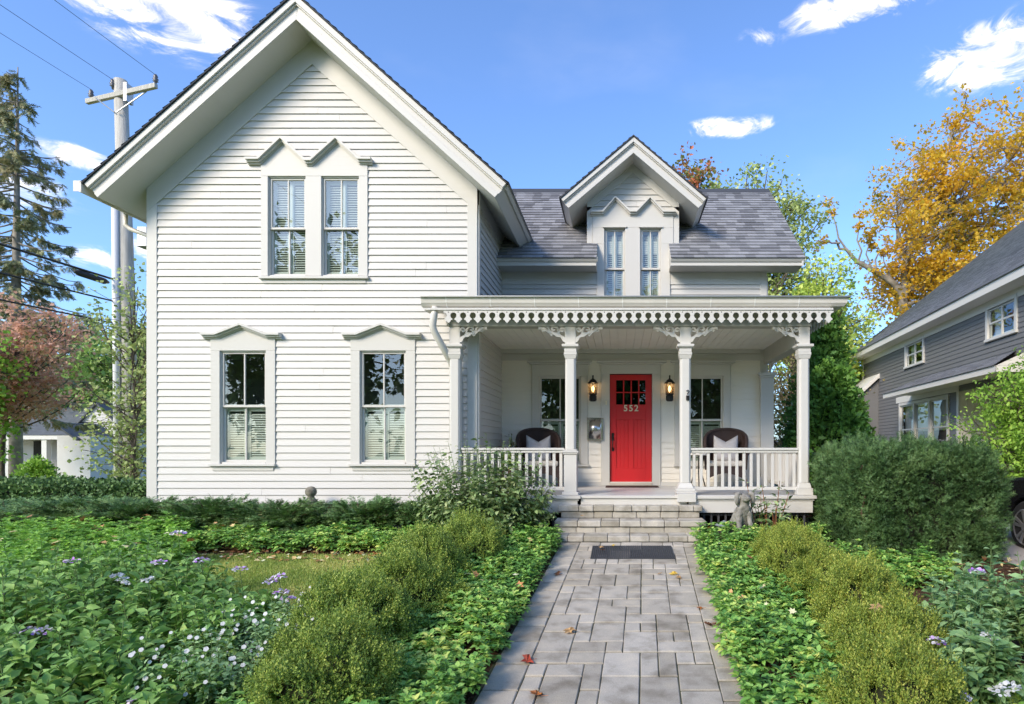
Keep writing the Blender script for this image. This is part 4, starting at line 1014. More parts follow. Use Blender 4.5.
wire(P0+Vector((-.3,-.2,5.95)),(-14.2,-24,6.6),.35,.03,'thick black lower cable leaving the pole towards the street, topmost of three')
wire(P0+Vector((-.3,-.2,5.35)),(-14.6,-24,6.0),.5,.022,'black lower cable leaving the pole, middle of three')
wire(P0+Vector((-.3,-.2,4.75)),(-14.3,-24,5.3),.5,.02,'black lower cable leaving the pole, lowest of three')
m=MB(); m.tube([(-13.93,16.35,5.83),(-13.94,16.2,5.83),(-13.96,15.5,5.84),(-13.96,15.35,5.84)],[.03,.085,.085,.03],8); o=m.build('cable_splice',CABLE,smooth=True); setp(o,'black cylindrical splice case hanging on the thick lower cable by the pole','cable splice')
# ================================================================== WHITE NEIGHBOUR HOUSE (left, far)
YN=38.7
def nx_(px): return (px-PX0)/15.5
def nz_(py): return EYE+(PY0-py)/15.5
def nX(px,d): return (px-PX0)/FL*(YN+d)
def nZ(py,d): return EYE+(PY0-py)/FL*(YN+d)
nb=thing('neighbour_cottage','white cottage with a dark roof and porch behind the clipped hedge at the left edge','house',(nx_(50),YN+2,-1.2))
gz=-1.25; fl=nz_(478)
NB=plain('cottage_siding',(.56,.55,.53),.6,var=.08,vs=1)
m=MB(); m.box(nX(-140,2),nX(80,2),YN+2,YN+9,gz,nZ(428,2)); m.box(nX(80,1.2),nX(116,1.2),YN+1.2,YN+9,gz,nZ(422,1.2)); m.prism_xz([(nX(78,1.2),nZ(423,1.2)),(nX(118,1.2),nZ(423,1.2)),(nX(98,1.2),nZ(404,1.2))],YN+1.2,YN+9); m.build('wall',NB,nb)
m=MB(MB().M); 
for i in range(26):
    z=gz+i*.2; m.box(nX(80.2,1.2),nX(115.8,1.2),YN+1.17,YN+1.2,z,z+.012)
m.build('siding_shadow_line',plain('cottage_shadow_line',(.55,.54,.52),.7),nb)  # shadow lines of the siding put in as thin strips, not battens
def slab4(q,t=.1):
    m=MB(); q=[Vector(a) for a in q]; n=(q[1]-q[0]).cross(q[3]-q[0]).normalized(); n=n if n.z>0 else -n
    m.add([tuple(a) for a in q]+[tuple(a-n*t) for a in q],[(0,1,2,3),(7,6,5,4)]+[(i,i+4,(i+1)%4+4,(i+1)%4) for i in range(4)]); return m
CR=plain('cottage_roofing',(.10,.11,.115),.9,var=.2,vs=3)
slab4([(nx_(-150),YN-.4,nz_(435)),(nx_(89),YN-.4,nz_(435)),(nx_(62),YN+2.2,nz_(418)),(nx_(-150),YN+2.2,nz_(418))]).build('porch_roof',CR,nb)
m=MB(); m.box(nx_(-150),nx_(88),YN-.38,YN-.2,nz_(439.5),nz_(435)-.02); m.box(nx_(-150),nx_(80),YN-.2,YN+2,nz_(438.5),nz_(438)); m.build('porch_fascia',WHITE,nb)
slab4([(nx_(-150),YN+1.6,nz_(426)),(nx_(78),YN+1.6,nz_(426)),(nx_(60),YN+5.5,nz_(388)),(nx_(-150),YN+5.5,nz_(388))]).build('main_roof',CR,nb)
slab4([(nX(98,1.2),YN+1.0,nZ(402,1.2)),(nX(98,1.2),YN+9.2,nZ(402,1.2)),(nX(122,1.2),YN+9.2,nZ(426,1.2)),(nX(122,1.2),YN+1.0,nZ(426,1.2))]).build('gable_roof',CR,nb)
slab4([(nX(98,1.2),YN+1.0,nZ(402,1.2)),(nX(98,1.2),YN+9.2,nZ(402,1.2)),(nX(76,1.2),YN+9.2,nZ(426,1.2)),(nX(76,1.2),YN+1.0,nZ(426,1.2))]).build('gable_roof',CR,nb)
m=MB(); m.box(nx_(95),nx_(126),YN-2.6,YN+.3,gz,nz_(437)); m.build('side_wing',NB,nb)
slab4([(nx_(95),YN-2.9,nz_(424)),(nx_(95),YN+.35,nz_(424)),(nx_(118),YN+.35,nz_(440)),(nx_(118),YN-2.9,nz_(440))]).build('side_wing_roof',CR,nb)
for a in (-40,-12,13.5,48.5,82):
    m=MB(); x=nx_(a); m.box(x-.17,x+.17,YN-.3,YN,fl-.3,nz_(439)); m.build('porch_post',WHITE,nb,bevel=.02)
m=MB(); m.box(nx_(-150),nx_(84),YN-.3,YN+2,fl-.25,fl); m.build('porch_floor',WHITE,nb)
m=MB(); m.box(nX(33,1.9),nX(46,1.9),YN+1.93,YN+2.0,nZ(465,1.9),nZ(441,1.9)); m.build('porch_window',DARK,nb); m=MB(); m.box(nX(52,1.9),nX(77,1.9),YN+1.9,YN+1.99,nZ(480,1.9),nZ(442,1.9)); m.build('front_door',plain('grey_recess',(.40,.38,.36),.8),nb)
m=MB(); m.box(nX(-22,1.9),nX(-4,1.9),YN+1.95,YN+2.0,nZ(465,1.9),nZ(443,1.9)); m.build('window',glass('far_glass',.4),nb)
def nrail(x0,x1,y,z0a,z0b):
    m=MB(); h=.85
    m.stroke([(x0,z0a+h),(x1,z0b+h)],.09,y,y+.08); m.stroke([(x0,z0a+.12),(x1,z0b+.12)],.06,y+.01,y+.07)
    n=int((x1-x0)/.18)
    for i in range(n):
        x=x0+(x1-x0)*(i+.5)/n; z=z0a+(z0b-z0a)*(i+.5)/n; m.box(x-.03,x+.03,y+.02,y+.06,z+.12,z+h)
    m.build('porch_railing',WHITE,nb)
nrail(nx_(-40),nx_(13),YN-.2,fl,fl); nrail(nx_(14),nx_(48),YN-.2,fl,fl)
nrail(nx_(50),nx_(65),YN-1.4,fl,fl-.75); nrail(nx_(80),nx_(95),YN-1.4,fl-.0,fl-.7)
for a,zz in ((65,-.75),(95,-.7)):
    m=MB(); x=nx_(a); m.box(x-.17,x+.17,YN-1.5,YN-1.2,fl+zz-.3,fl+zz+1.05); m.build('newel_post',WHITE,nb,bevel=.03)
# ================================================================== GREY NEIGHBOUR HOUSE (right)
GS=paint('grey_siding_paint',(.15,.147,.145),dirt=(.16,.165,.17),amt=.5); GT=paint('cream_trim_paint',(.66,.63,.57),amt=.15)
kk=.09; rot=math.atan2(-1,-kk)
gh=thing('grey_house','grey clapboard house with white trimmed windows and a long shingle roof beyond the yew hedge','house',(9.62,14.0,0),rot)
sq1=math.sqrt(1+kk*kk)
def gu(px,off=0.0):
    k=(px-PX0)/FL; D=(8.36+off)/(k-kk); return -(D-14.0)*sq1, D
def gz_(py,D): return EYE+(PY0-py)*D/FL
uF,DF=gu(863); uC,DC=gu(959.5)
G=lambda: MB()
m=G(); siding(m,.1,5.15,lambda z:(uF+.12,uC-.12) if z<3.0 else (uF+.12,5.0),[(gu(905)[0]-.02,gu(925)[0]+.02,4.12,5.2),(gu(987)[0],gu(1017.5)[0],4.1,5.25),(gu(898.5)[0],gu(950)[0],.95,3.1)],pitch=.125,lip=.02)
m.build('grey_siding',GS,gh,local=True)
m=G(); m.box(uF-.0,uF+.13,-.03,.05,0,5.2); m.box(uC-.13,uC,-.03,.05,0,3.2); m.box(uF,5,-.035,.02,4.98,5.22); m.box(gu(897)[0],uC-.131,-.036,.02,2.98,3.2); m.build('corner_board',GT,gh,local=True)
m=G(); m.box(uF+.02,5,.35,7.5,3.3,5.0); m.box(uF+.02,uC-.05,.35,7.5,0,3.3); m.box(uF+.02,5,7.5,15.5,0,5.0); m.build('house_core',DARK,gh,local=True)
m=G(); # walls behind siding with holes
holes=[(gu(905)[0],gu(925)[0],4.14,5.0),(gu(987)[0]+.02,gu(1017.5)[0]-.02,4.14,5.0),(gu(900)[0],gu(949)[0],1.0,2.98)]
sh=sheath(None,uF+.02,uC-.02,0,3.3,[holes[2]],.03,.1); sh.build('lower_sheathing',DARK,gh,local=True)
sh=sheath(None,uF+.02,5,3.3,5.2,holes[:2],.03,.1); sh.build('upper_sheathing',DARK,gh,local=True)
m=G(); m.box(uC-.04,uC,.0,2.5,0,3.2); 
for i in range(12): m.box(uC+.0,uC+.012,.2*i+.02,.2*i+.19,0,3.15)
m.box(uC,5,2.5,2.6,0,3.2); m.build('porch_wall',GT,gh,local=True)
m=G(); m.box(uC+.013,uC+.03,1.15,2.0,.2,2.5); m.build('side_door',DARK,gh,local=True)
m=G(); m.box(uC+.013,uC+.05,1.03,1.15,.1,2.6); m.box(uC+.013,uC+.05,2.0,2.12,.1,2.6); m.box(uC+.013,uC+.05,1.15,2.0,2.5,2.6); m.build('door_trim',GT,gh,local=True)
eo=-.52; ez=5.4; gsl=.78; run=8.0
# eave box, gutter board
m=G(); m.prism_yz([(eo,ez+.03),(eo,ez-.20),(.0,ez-.20),(.05,ez+.475)],uF-.45,5.5); m.build('eave_cornice',GT,gh,local=True)
gl_=math.hypot(1,gsl)
o=roofplane('roof_shingles',(uF-.5,eo-.04,ez+.01),(1,0,0),(0,1/gl_,gsl/gl_),lambda t:(0,6-uF),run*gl_,[SHING2],gh,course=.15,local=True)
o=roofplane('roof_shingles',(uF-.5,2*run+eo,ez+.01),(1,0,0),(0,-1/gl_,gsl/gl_),lambda t:(0,6-uF),run*gl_,[SHING2],gh,course=.3,local=True)
m=G(); m.prism_yz([(eo,ez-.02),(eo+.0,ez-.2),(eo+run,ez+run*gsl-.25),(eo+run,ez+run*gsl-.02)],uF-.48,uF-.42); m.prism_yz([(eo+run,ez+run*gsl-.02),(eo+run,ez+run*gsl-.25),(eo+2*run,ez-.2),(eo+2*run,ez-.02)],uF-.48,uF-.42); m.build('rake_board',GT,gh,local=True)
m=G(); m.prism_yz([(0,5.0),(15,5.0),(7.5,5+7.5*gsl)],uF+.05,5); m.build('gable_wall',GS,gh,local=True)
# lower shed roof
lo=-1.0; u0l,u1l=gu(884,lo)[0],gu(998,lo)[0]
zl=3.18
roofplane('lower_roof_shingles',(u0l,lo-.03,zl+.03),(1,0,0),(0,.905,.425),lambda t:(t*.9,u1l-u0l-t*.9),1.16,[SHING2],gh,course=.15,local=True)
m=G(); m.box(u0l+.0,u1l,lo,lo+.03,zl-.12,zl+.03); m.box(u1l-.03,u1l,lo,2.4,zl-.12,zl+.03); m.box(u0l,u1l-.03,lo+.03,.0,zl-.03,zl-.01); m.box(uC,u1l-.03,.0,2.5,zl-.03,zl-.01); m.prism_yz([(lo,zl+.02),(0,zl+.02),(0,zl+.5)],u1l-.03,u1l); m.build('lower_roof_fascia',GT,gh,local=True)
m=G(); m.lathe([(.05,-.16),(.07,-.1),(.03,-.04),(.03,.0)],(uC+.9,.4,zl-.03),10); m.build('porch_lamp',WHITE,gh,local=True)
def gwin(u0,u1,z0,z1,nm=1,curt=True):
    w=G(); c=.12
    w.box(u0-c*.9,u0,-.05,.02,z0-.02,z1+.1); w.box(u1,u1+c*.9,-.05,.02,z0-.02,z1+.1); w.box(u0,u1,-.05,.02,z1,z1+.1); w.box(u0-c,u1+c,-.08,.03,z0-.09,z0-.022)
    wi=w.build('window',WHITE,gh,local=True,bevel=.006)
    ws=(u1-u0)/nm
    for k in range(nm):
        a,b_=u0+ws*k,u0+ws*(k+1)
        if nm>1 and k<nm-1: q=G(); q.box(b_-.07,b_+.07,-.049,.02,z0-.02,z1); q.build('mullion',WHITE,wi,local=True)
        e=.07 if nm>1 else 0; a+=e*(k>0); b_-=e*(k<nm-1)
        q=G(); f=.045; zm=(z0+z1)/2
        for za,zb,y in ((z0,zm+.02,.03),(zm-.02,z1,.0)):
            q.box(a,a+f,y,y+.03,za,zb); q.box(b_-f,b_,y,y+.03,za,zb); q.box(a+f,b_-f,y,y+.03,za,za+f); q.box(a+f,b_-f,y,y+.03,zb-f,zb)
        if nm==1: q.box((a+b_)/2-.03,(a+b_)/2+.03,-.005,.03,z0,z1)
        q.build('sash',WHITE,wi,local=True)
        q=G(); q.add([(a,.018,z0),(b_,.018,z0),(b_,.018,z1),(a,.018,z1)],[(0,1,2,3)]); q.build('pane',GLASS,wi,local=True)
    if curt:
        q=G(); n=30; vs=[]
        for i in range(n+1):
            x=u0+(u1-u0)*i/n; y=.16+.02*math.sin(i*1.7); vs+=[(x,y,z0+.45*(z1-z0)*(nm>1)),(x,y,z1)]
        q.add(vs,[(2*i,2*i+2,2*i+3,2*i+1) for i in range(n) if nm>1 or i<9 or i>20]); q.build('curtain',plain('grey_curtain',(.42,.42,.40),.9),wi,local=True,smooth=True)
    q=G(); q.box(u0,u1,.34,.345,z0-.1,z1+.1); q.build('dim_room',DARK,wi,local=True)
gwin(gu(906.8)[0],gu(923.5)[0],4.25,4.98); gwin(gu(989)[0],gu(1016)[0],4.22,4.98+.0)
gwin(gu(901)[0],gu(948)[0],1.1,2.86,3)
# small shed-roofed bump near the far end
u0s,u1s=gu(863)[0]-.2,gu(880)[0]
m=G(); m.prism_yz([(-.85,.1),(0,.1),(0,4.1),(-.85,3.35)],u0s+.3,u1s-.15); m.build('side_bump_wall',GS,gh,local=True)
m=G(); m.prism_yz([(-1.1,3.16),(-1.1,3.32),(-.02,4.35),(.0,4.35),(.0,4.15),(-.05,4.15)],u0s+.1,u1s); m.build('side_bump_roof',GT,gh,local=True,bevel=.01)
# ================================================================== CARS
def car(name,label,loc,rz,body,L=4.6,W=1.84,H=1.66):
    t=thing(name,label,'car',loc,rz); P=plain('car_paint_'+label.split()[0],body,.25,.0,coat=.8); GLS=plain('car_glass',(.015,.018,.02),.08)
    low=[(-L/2,.34),(-L/2,.70),(-L/2+.10,.95),(-L/2+.95,1.05),(L/2-.25,1.08),(L/2,.95),(L/2,.36)]
    m=MB(); n=len(low)
    # profile with wheel arches
    def arch(cx): return [(cx+.40*math.cos(a),.36+.40*math.sin(a)) for a in np.linspace(math.pi,0,9)]
    wb=L*.295; prof=[(-L/2,.34)]+[(x,max(.3,z)) for x,z in arch(-wb)]+[(x,max(.3,z)) for x,z in arch(wb)]+[(L/2,.36),(L/2,.95),(L/2-.25,1.08),(-L/2+.95,1.05),(-L/2+.10,.95),(-L/2,.70)]
    m.prism_xz(prof,-W/2,W/2); m.build('body',P,t,local=True,bevel=.05)
    m=MB(); r=[(-L/2+.85,1.04),(L/2-.2,1.06),(L/2-.5,H-.1),(L/2-.9,H),(-.35,H),(-.7,H-.06)]
    vs=[(x,-W/2+.08 if z<1.2 else -W/2+.26,z) for x,z in r]+[(x,W/2-.08 if z<1.2 else W/2-.26,z) for x,z in r]; k=len(r)
    m.add(vs,[tuple(range(k)),tuple(range(2*k-1,k-1,-1))]+[(i,i+k,(i+1)%k+k,(i+1)%k) for i in range(k)]); m.build('cabin_glass',GLS,t,local=True,bevel=.03)
    m=MB(); m.box(-.4,L/2-.85,-W/2+.25,W/2-.25,H-.01,H+.03); m.build('roof_panel',P,t,local=True,bevel=.015)
    for cx in (-wb,wb):
        for sy in (-1,1):
            w=MB(Matrix.Translation((cx,sy*(W/2-.11),.36)) @ Matrix.Rotation(-sy*math.pi/2*-1,4,'X')); w.lathe([(.235,-.11),(.33,-.11),(.36,-.07),(.36,.07),(.33,.11),(.235,.11)],(0,0,0),28)
            wo=w.build('wheel',plain('tyre_rubber',(.02,.02,.021),.8),t,local=True,smooth=False,bevel=.01)
            q=MB(Matrix.Translation((cx,sy*(W/2-.11),.36)) @ Matrix.Rotation(sy*math.pi/2,4,'X'))
            for s_ in range(10):
                a=2*math.pi*s_/10+(.12 if s_%2 else -.12); q.add([(.05*math.cos(a-.3),.05*math.sin(a-.3),-.125),(.05*math.cos(a+.3),.05*math.sin(a+.3),-.125),(.235*math.cos(a+.09),.235*math.sin(a+.09),-.13),(.235*math.cos(a-.09),.235*math.sin(a-.09),-.13),(.05*math.cos(a-.3),.05*math.sin(a-.3),-.1105),(.05*math.cos(a+.3),.05*math.sin(a+.3),-.1105),(.235*math.cos(a+.09),.235*math.sin(a+.09),-.1105),(.235*math.cos(a-.09),.235*math.sin(a-.09),-.1105)],[(0,1,2,3),(7,6,5,4),(0,4,5,1),(1,5,6,2),(3,2,6,7),(0,3,7,4)])
            q.lathe([(.06,-.135),(.06,-.111)],(0,0,0),12); [q.tube([(.235*math.cos(a_),.235*math.sin(a_),-.12),(.235*math.cos(a_+.28),.235*math.sin(a_+.28),-.12)],.010,5) for a_ in np.arange(0,6.28,.2244)]
            q.build('rim',plain('alloy_rim',(.62,.62,.63),.3,.8),wo,local=True)
    for sy in (-1,1):
        m=MB(); m.box(-L/2-.01,-L/2+.1,sy*W/2*.62-.17,sy*W/2*.62+.17,.68,.82); m.build('headlight',STEEL,t,local=True,bevel=.02)
        m=MB(); m.box(L/2-.08,L/2+.01,sy*W/2*.7-.16,sy*W/2*.7+.16,.78,.98); m.build('tail_light',plain('red_lens',(.3,.01,.01),.2),t,local=True,bevel=.02)
        m=MB(); m.box(-.75,-.55,sy*W/2-.02,sy*W/2+.16 if sy>0 else sy*W/2-.0,1.06,1.18) if sy>0 else m.box(-.75,-.55,-W/2-.16,-W/2+.02,1.06,1.18); m.build('wing_mirror',P,t,local=True,bevel=.03)
    return t
# front of the car is -x locally; nose towards the house (+Y)
bc=car('black_suv','black car with a ten-spoke alloy wheel standing on the driveway at the right edge',(6.33,8.0-1.36,-.10),R(-90),(.012,.012,.014))
bc.rotation_euler=(0,math.atan(.0),R(-90))
wc=car('white_van','white car glimpsed far behind the porch between the back pilaster and the evergreen',(7.2,27.0,0),R(100),(.72,.72,.72))
# ================================================================== FALLEN LEAVES
def leafthing(px,py,size,col,rot,label,lift=.018,Y=None):
    if Y is None: Y=2.131/((py-PY0)/FL+.097); p=at(px,py,Y); z=g1(p.x,p.y)+lift
    else: p=at(px,py,Y); z=p.z
    rr=np.random.default_rng(int(px*7+py)); tv=np.array(MAPLE[0])*size; tv[:,2]*=2.2; tv[:,2]+=.18*size*np.sin(tv[:,0]/size*3+rr.uniform(0,3))
    tv[:,2]+=.25*size*(rr.random(len(tv))-.3); tv[:,2]-=tv[:,2].min()
    M=Matrix.Translation((p.x,p.y,z)) @ Matrix.Rotation(rot,4,'Z') @ Matrix.Rotation(R(8),4,'X')
    m=MB(M); m.add([tuple(v) for v in tv],[tuple(f) for f in MAPLE[1][0]]); m.tube([(0,.02*size,.01),(.02,-.5*size,.02)],.0015,4)
    o=m.build('fallen_leaf',col); setp(o,label,'leaf',group='fallen maple leaves'); return o
LO=plain('leaf_orange',(.50,.16,.035),.6,var=.4,vs=25); LR=plain('leaf_red',(.42,.055,.02),.6,var=.4,vs=25); LT=plain('leaf_tan',(.50,.30,.13),.7,var=.3,vs=25); LY=plain('leaf_yellow',(.60,.40,.06),.6,var=.3,vs=25); LB=plain('leaf_brown',(.22,.09,.04),.8,var=.3,vs=25); LG=plain('leaf_faded_green',(.20,.26,.07),.7,var=.3,vs=25)
data=[(571,636,.105,LT,.4,'tan and orange leaf lying flat on the left half of the path'),
(532,664,.095,LR,2.1,'curled red leaf at the left border of the path'),
(541,700,.09,LO,1.2,'orange leaf at the very bottom of the path, nearest the camera'),
(559,577,.08,LB,.6,'brown leaf on the left border stones two metres before the mat'),
(674,577,.09,LY,.2,'yellow leaf on the right side of the path just past the mat'),
(681,580,.07,LT,1.9,'tan leaf touching the yellow leaf beside the path edge'),
(660,576,.05,LT,2.9,'small tan scrap left of the yellow leaf'),
(712,628,.085,LB,.9,'brown leaf against the ground cover halfway down the right border'),
(719,626,.08,LO,2.2,'orange leaf tucked behind the brown leaf on the right border'),
(721,622,.07,LR,.1,'small red leaf partly under the ground cover on the right border'),
(702,611,.06,LO,1.1,'small orange leaf on the right edge of the path, above the brown one'),
(723,640,.07,LG,1.5,'faded green leaf on the right border stones'),
(719,651,.09,LG,.3,'large faded green leaf flat on the right border stones'),
(740,669,.06,LT,.8,'tan scrap at the lower right edge of the path'),
(602,551,.06,LT,.5,'tan leaf on the left end of the rubber mat, nearer the steps'),
(604,554,.055,LB,2.0,'brown leaf on the left end of the rubber mat, nearer the camera'),
(614,549,.04,LY,1.0,'tiny yellow leaf near the middle of the mat'),
(583,516,.05,LT,1.0,'pale scrap of leaf on the second stone step')]
for d_ in data:
    if d_[1]<520: leafthing(*d_,Y=8.75)
    else: leafthing(*d_,lift=.04 if 540<d_[1]<557 else .018)
# ================================================================== PLANTS
BARK=plain('bark',(.13,.105,.085),.95,var=.4,vs=6,bp=.8,bs_=14); BARK2=plain('pale_bark',(.26,.23,.19),.95,var=.4,vs=4,bp=.6,bs_=14); TWIG=plain('shrub_twig',(.12,.075,.045),.9); STEMG=plain('green_stem',(.12,.19,.06),.7)
LM={}
LEAF4N=([(x*.62,y,z) for x,y,z in LEAF4[0]],LEAF4[1])
LM['spruce']=leafmat('spruce_needles',[(.035,.05,.022),(.07,.085,.038),(.14,.125,.058),(.12,.09,.04)],.8,.1)
LM['green']=leafmat('summer_leaves',[(.03,.06,.015),(.07,.13,.03),(.13,.20,.05),(.20,.26,.08)],.5,.3)
LM['lime']=leafmat('yellow_green_leaves',[(.09,.15,.03),(.18,.25,.05),(.30,.34,.08),(.38,.36,.09)],.5,.35)
LM['orange']=leafmat('orange_leaves',[(.08,.10,.02),(.25,.175,.022),(.37,.20,.018),(.38,.25,.028),(.37,.175,.03)],.35,.5,wn=.65)
LM['pink']=leafmat('pink_autumn_leaves',[(.09,.15,.04),(.30,.155,.10),(.34,.20,.145),(.36,.25,.20)],.9,.45,wn=.5)
LM['redgreen']=leafmat('turning_leaves',[(.06,.09,.025),(.11,.12,.035),(.25,.075,.035),(.28,.10,.055)],.9,.35,wn=.75)
LM['dry']=leafmat('dry_leaves',[(.09,.11,.035),(.19,.15,.065),(.25,.19,.10)],.7,.3)
LM['bright']=leafmat('bright_maple_leaves',[(.07,.14,.022),(.13,.23,.035),(.21,.30,.06)],.9,.4)
LM['olive']=leafmat('olive_leaves',[(.08,.12,.035),(.17,.21,.07),(.28,.30,.13)],.9,.3)
LM['arb']=leafmat('arborvitae_sprays',[(.018,.05,.010),(.045,.11,.018),(.08,.17,.03)],2.2,.12)
LM['yew']=leafmat('yew_needles',[(.008,.022,.007),(.021,.05,.016),(.042,.085,.028),(.085,.135,.05)],3.0,.1)
LM['yew2']=leafmat('hedge_leaves',[(.018,.04,.014),(.045,.09,.028),(.09,.15,.05)],1.8,.12)
LM['box']=leafmat('boxwood_leaves',[(.022,.048,.012),(.08,.13,.024),(.15,.20,.038),(.25,.28,.065)],3.2,.25,wn=.4)
LM['boxy']=leafmat('yellowing_boxwood_leaves',[(.030,.055,.011),(.09,.13,.022),(.165,.20,.034),(.27,.265,.06)],3.2,.25,wn=.4)
LM['pach']=leafmat('pachysandra_leaves',[(.022,.065,.016),(.05,.13,.028),(.10,.21,.045),(.17,.28,.065),(.32,.34,.09)],2.4,.2,rough=.4,wn=.4)
LM['jun']=leafmat('juniper_sprays',[(.015,.045,.014),(.04,.09,.03),(.085,.15,.05),(.15,.20,.075)],2.2,.08)
LM['lant']=leafmat('lantana_leaves',[(.035,.09,.022),(.075,.155,.036),(.12,.215,.052),(.20,.29,.085)],2.0,.22,rough=.5,wn=.35)
LM['sage']=leafmat('grey_green_leaves',[(.05,.11,.04),(.11,.19,.075),(.19,.28,.13)],2.0,.2,rough=.55,wn=.35)
LM['rhod']=leafmat('shrub_leaves',[(.03,.06,.022),(.07,.115,.04),(.13,.18,.075),(.22,.26,.13)],3.0,.2,rough=.38,wn=.3)
LM['grass']=leafmat('grass_blades',[(.07,.11,.025),(.13,.19,.04),(.22,.25,.07),(.32,.29,.12)],1.5,.3)
LM['bedleaf']=leafmat('bed_leaves',[(.05,.13,.025),(.11,.22,.04),(.19,.32,.06)],2.0,.3)
VIO=leafmat('violet_petals',[(.25,.10,.45),(.50,.30,.62),(.75,.62,.80),(.86,.82,.86)],60,.2,wn=.1); WHP=leafmat('white_petals',[(.78,.78,.76),(.86,.86,.84)],60,.25,wn=.1)
def rnddir(n,rng,upb=0): 
    v=rng.normal(size=(n,3)); v[:,2]+=upb; return nrm(v)
def foliage(name, pts, n, rad, size, m, parent, rng, tmpl=LEAF2, upb=.3, flat=.75, droop=-.2, gap=None, off=None):
    """leaves gathered in clumps round the branch ends"""
    pts=np.asarray(pts); idx=rng.integers(0,len(pts),n); r=np.asarray(rad) if np.ndim(rad) else np.full(len(pts),rad)
    o=rng.normal(size=(n,3))*.55*r[idx][:,None]; o[:,2]*=flat
    P=pts[idx]+o; F=nrm(nrm(o)*.6+rng.normal(size=(n,3))*.6+np.array([0,0,droop])); U=nrm(rng.normal(size=(n,3))*.6+np.array([0,0,1.0]))
    S=size*rng.uniform(.6,1.25,n)
    V,f=scatter(tmpl[0],tmpl[1],P,F,U,S)
    return npobj(name,V,f,m,parent)
def tree(name,label,base,H,cc,cr,nb,leaf,nleaf,m,seed,trunk_r=.2,bark=None,clump=.9,tmpl=LEAF2,shape=None,cat='tree',group=None,tt=.45,hollow=.35,lean=0,sub=3,twig_r=.5):
    """cc: crown centre relative to base, cr: crown radii; every branch ends in a few leaf clumps inside that crown"""
    rng=np.random.default_rng(seed); root=thing(name,label,cat,base,0,group); bark=bark or BARK
    top=np.array([cc[0],cc[1],cc[2]+cr[2]*.55]); tb=MB(); npt=9
    tp=[]
    for i in range(npt):
        t=i/(npt-1); q=np.array([0,0,-.4])*(1-t)+top*t; q[0]+=math.sin(t*5+seed)*trunk_r*1.2; q[1]+=math.cos(t*4+seed)*trunk_r; tp.append(q)
    tb.tube(tp,[trunk_r*(1.25-.05*0 if i==0 else 1)*(1-.88*i/(npt-1))+.01 for i in range(npt)],9)
    tb.build('trunk',bark,root,local=True,smooth=True)
    br=MB(); tips=[]
    for b in range(nb):
        for _ in range(60):
            v=rng.uniform(-1,1,3); l=np.linalg.norm(v)
            if hollow<l<1: break
        if shape is not None: v=shape(v)
        tgt=np.array(cc)+v*np.array(cr)
        tz=np.clip((tgt[2]-.35*np.hypot(tgt[0]-cc[0],tgt[1]-cc[1]))/max(top[2],.1),.25 if cc[2]>cr[2] else .05,.97); tz=tz*rng.uniform(.7,1)
        k=int(tz*(npt-1)); fr=tz*(npt-1)-k; st=tp[k]*(1-fr)+tp[min(k+1,npt-1)]*fr
        mid=(st+tgt)/2+np.array([0,0,-.12*np.linalg.norm(tgt-st)])+rng.normal(size=3)*.08*np.linalg.norm(tgt-st)
        pts=[st*(1-t)**2+2*mid*t*(1-t)+tgt*t*t for t in np.linspace(0,1,6)]
        r0=trunk_r*.42*(1-.6*tz); br.tube(pts,[r0*(1-.8*i/5)+.006 for i in range(6)],5,cap=False)
        tips.append(tgt)
        for s_ in range(sub):
            t=rng.uniform(.45,.95); j=int(t*5); q0=pts[j]; q1=q0+rng.normal(size=3)*np.array([1,1,.7])*clump*1.1+np.array([0,0,.25*clump])
            br.tube([q0,(q0+q1)/2+rng.normal(size=3)*.08,q1],[r0*.3+.005,r0*.2+.004,.006],4,cap=False); tips.append(q1)
    br.build('branches',bark,root,local=True,smooth=True)
    tips=np.array(tips); foliage('crown',tips,nleaf,clump*rng.uniform(.5,1.2,len(tips)),leaf,m,root,rng,tmpl)
    return root
SHOOT=[]; 
def mk_shoot(nn=12,L=1.0,w=.07,nl=.34,seed=0):
    r=np.random.default_rng(seed); vs=[];f=[]
    for i in range(nn):
        y=L*(.1+.85*i/nn); a=i*2.4; 
        s=(1 if i%2 else -1); b=np.array([0,y,0]); tip=np.array([s*nl*math.cos(.5)*(1-.4*i/nn),y+nl*.55,.12*math.sin(a)*nl*2]); sd=np.array([0,w,0])
        k=len(vs); vs+=[tuple(b-sd/2),tuple(b+sd/2),tuple(tip)]; f.append((k,k+1,k+2))
    k=len(vs); vs+=[(-.02,0,0),(.02,0,0),(0,L,.0)]; f.append((k,k+1,k+2))
    return (vs,[f])
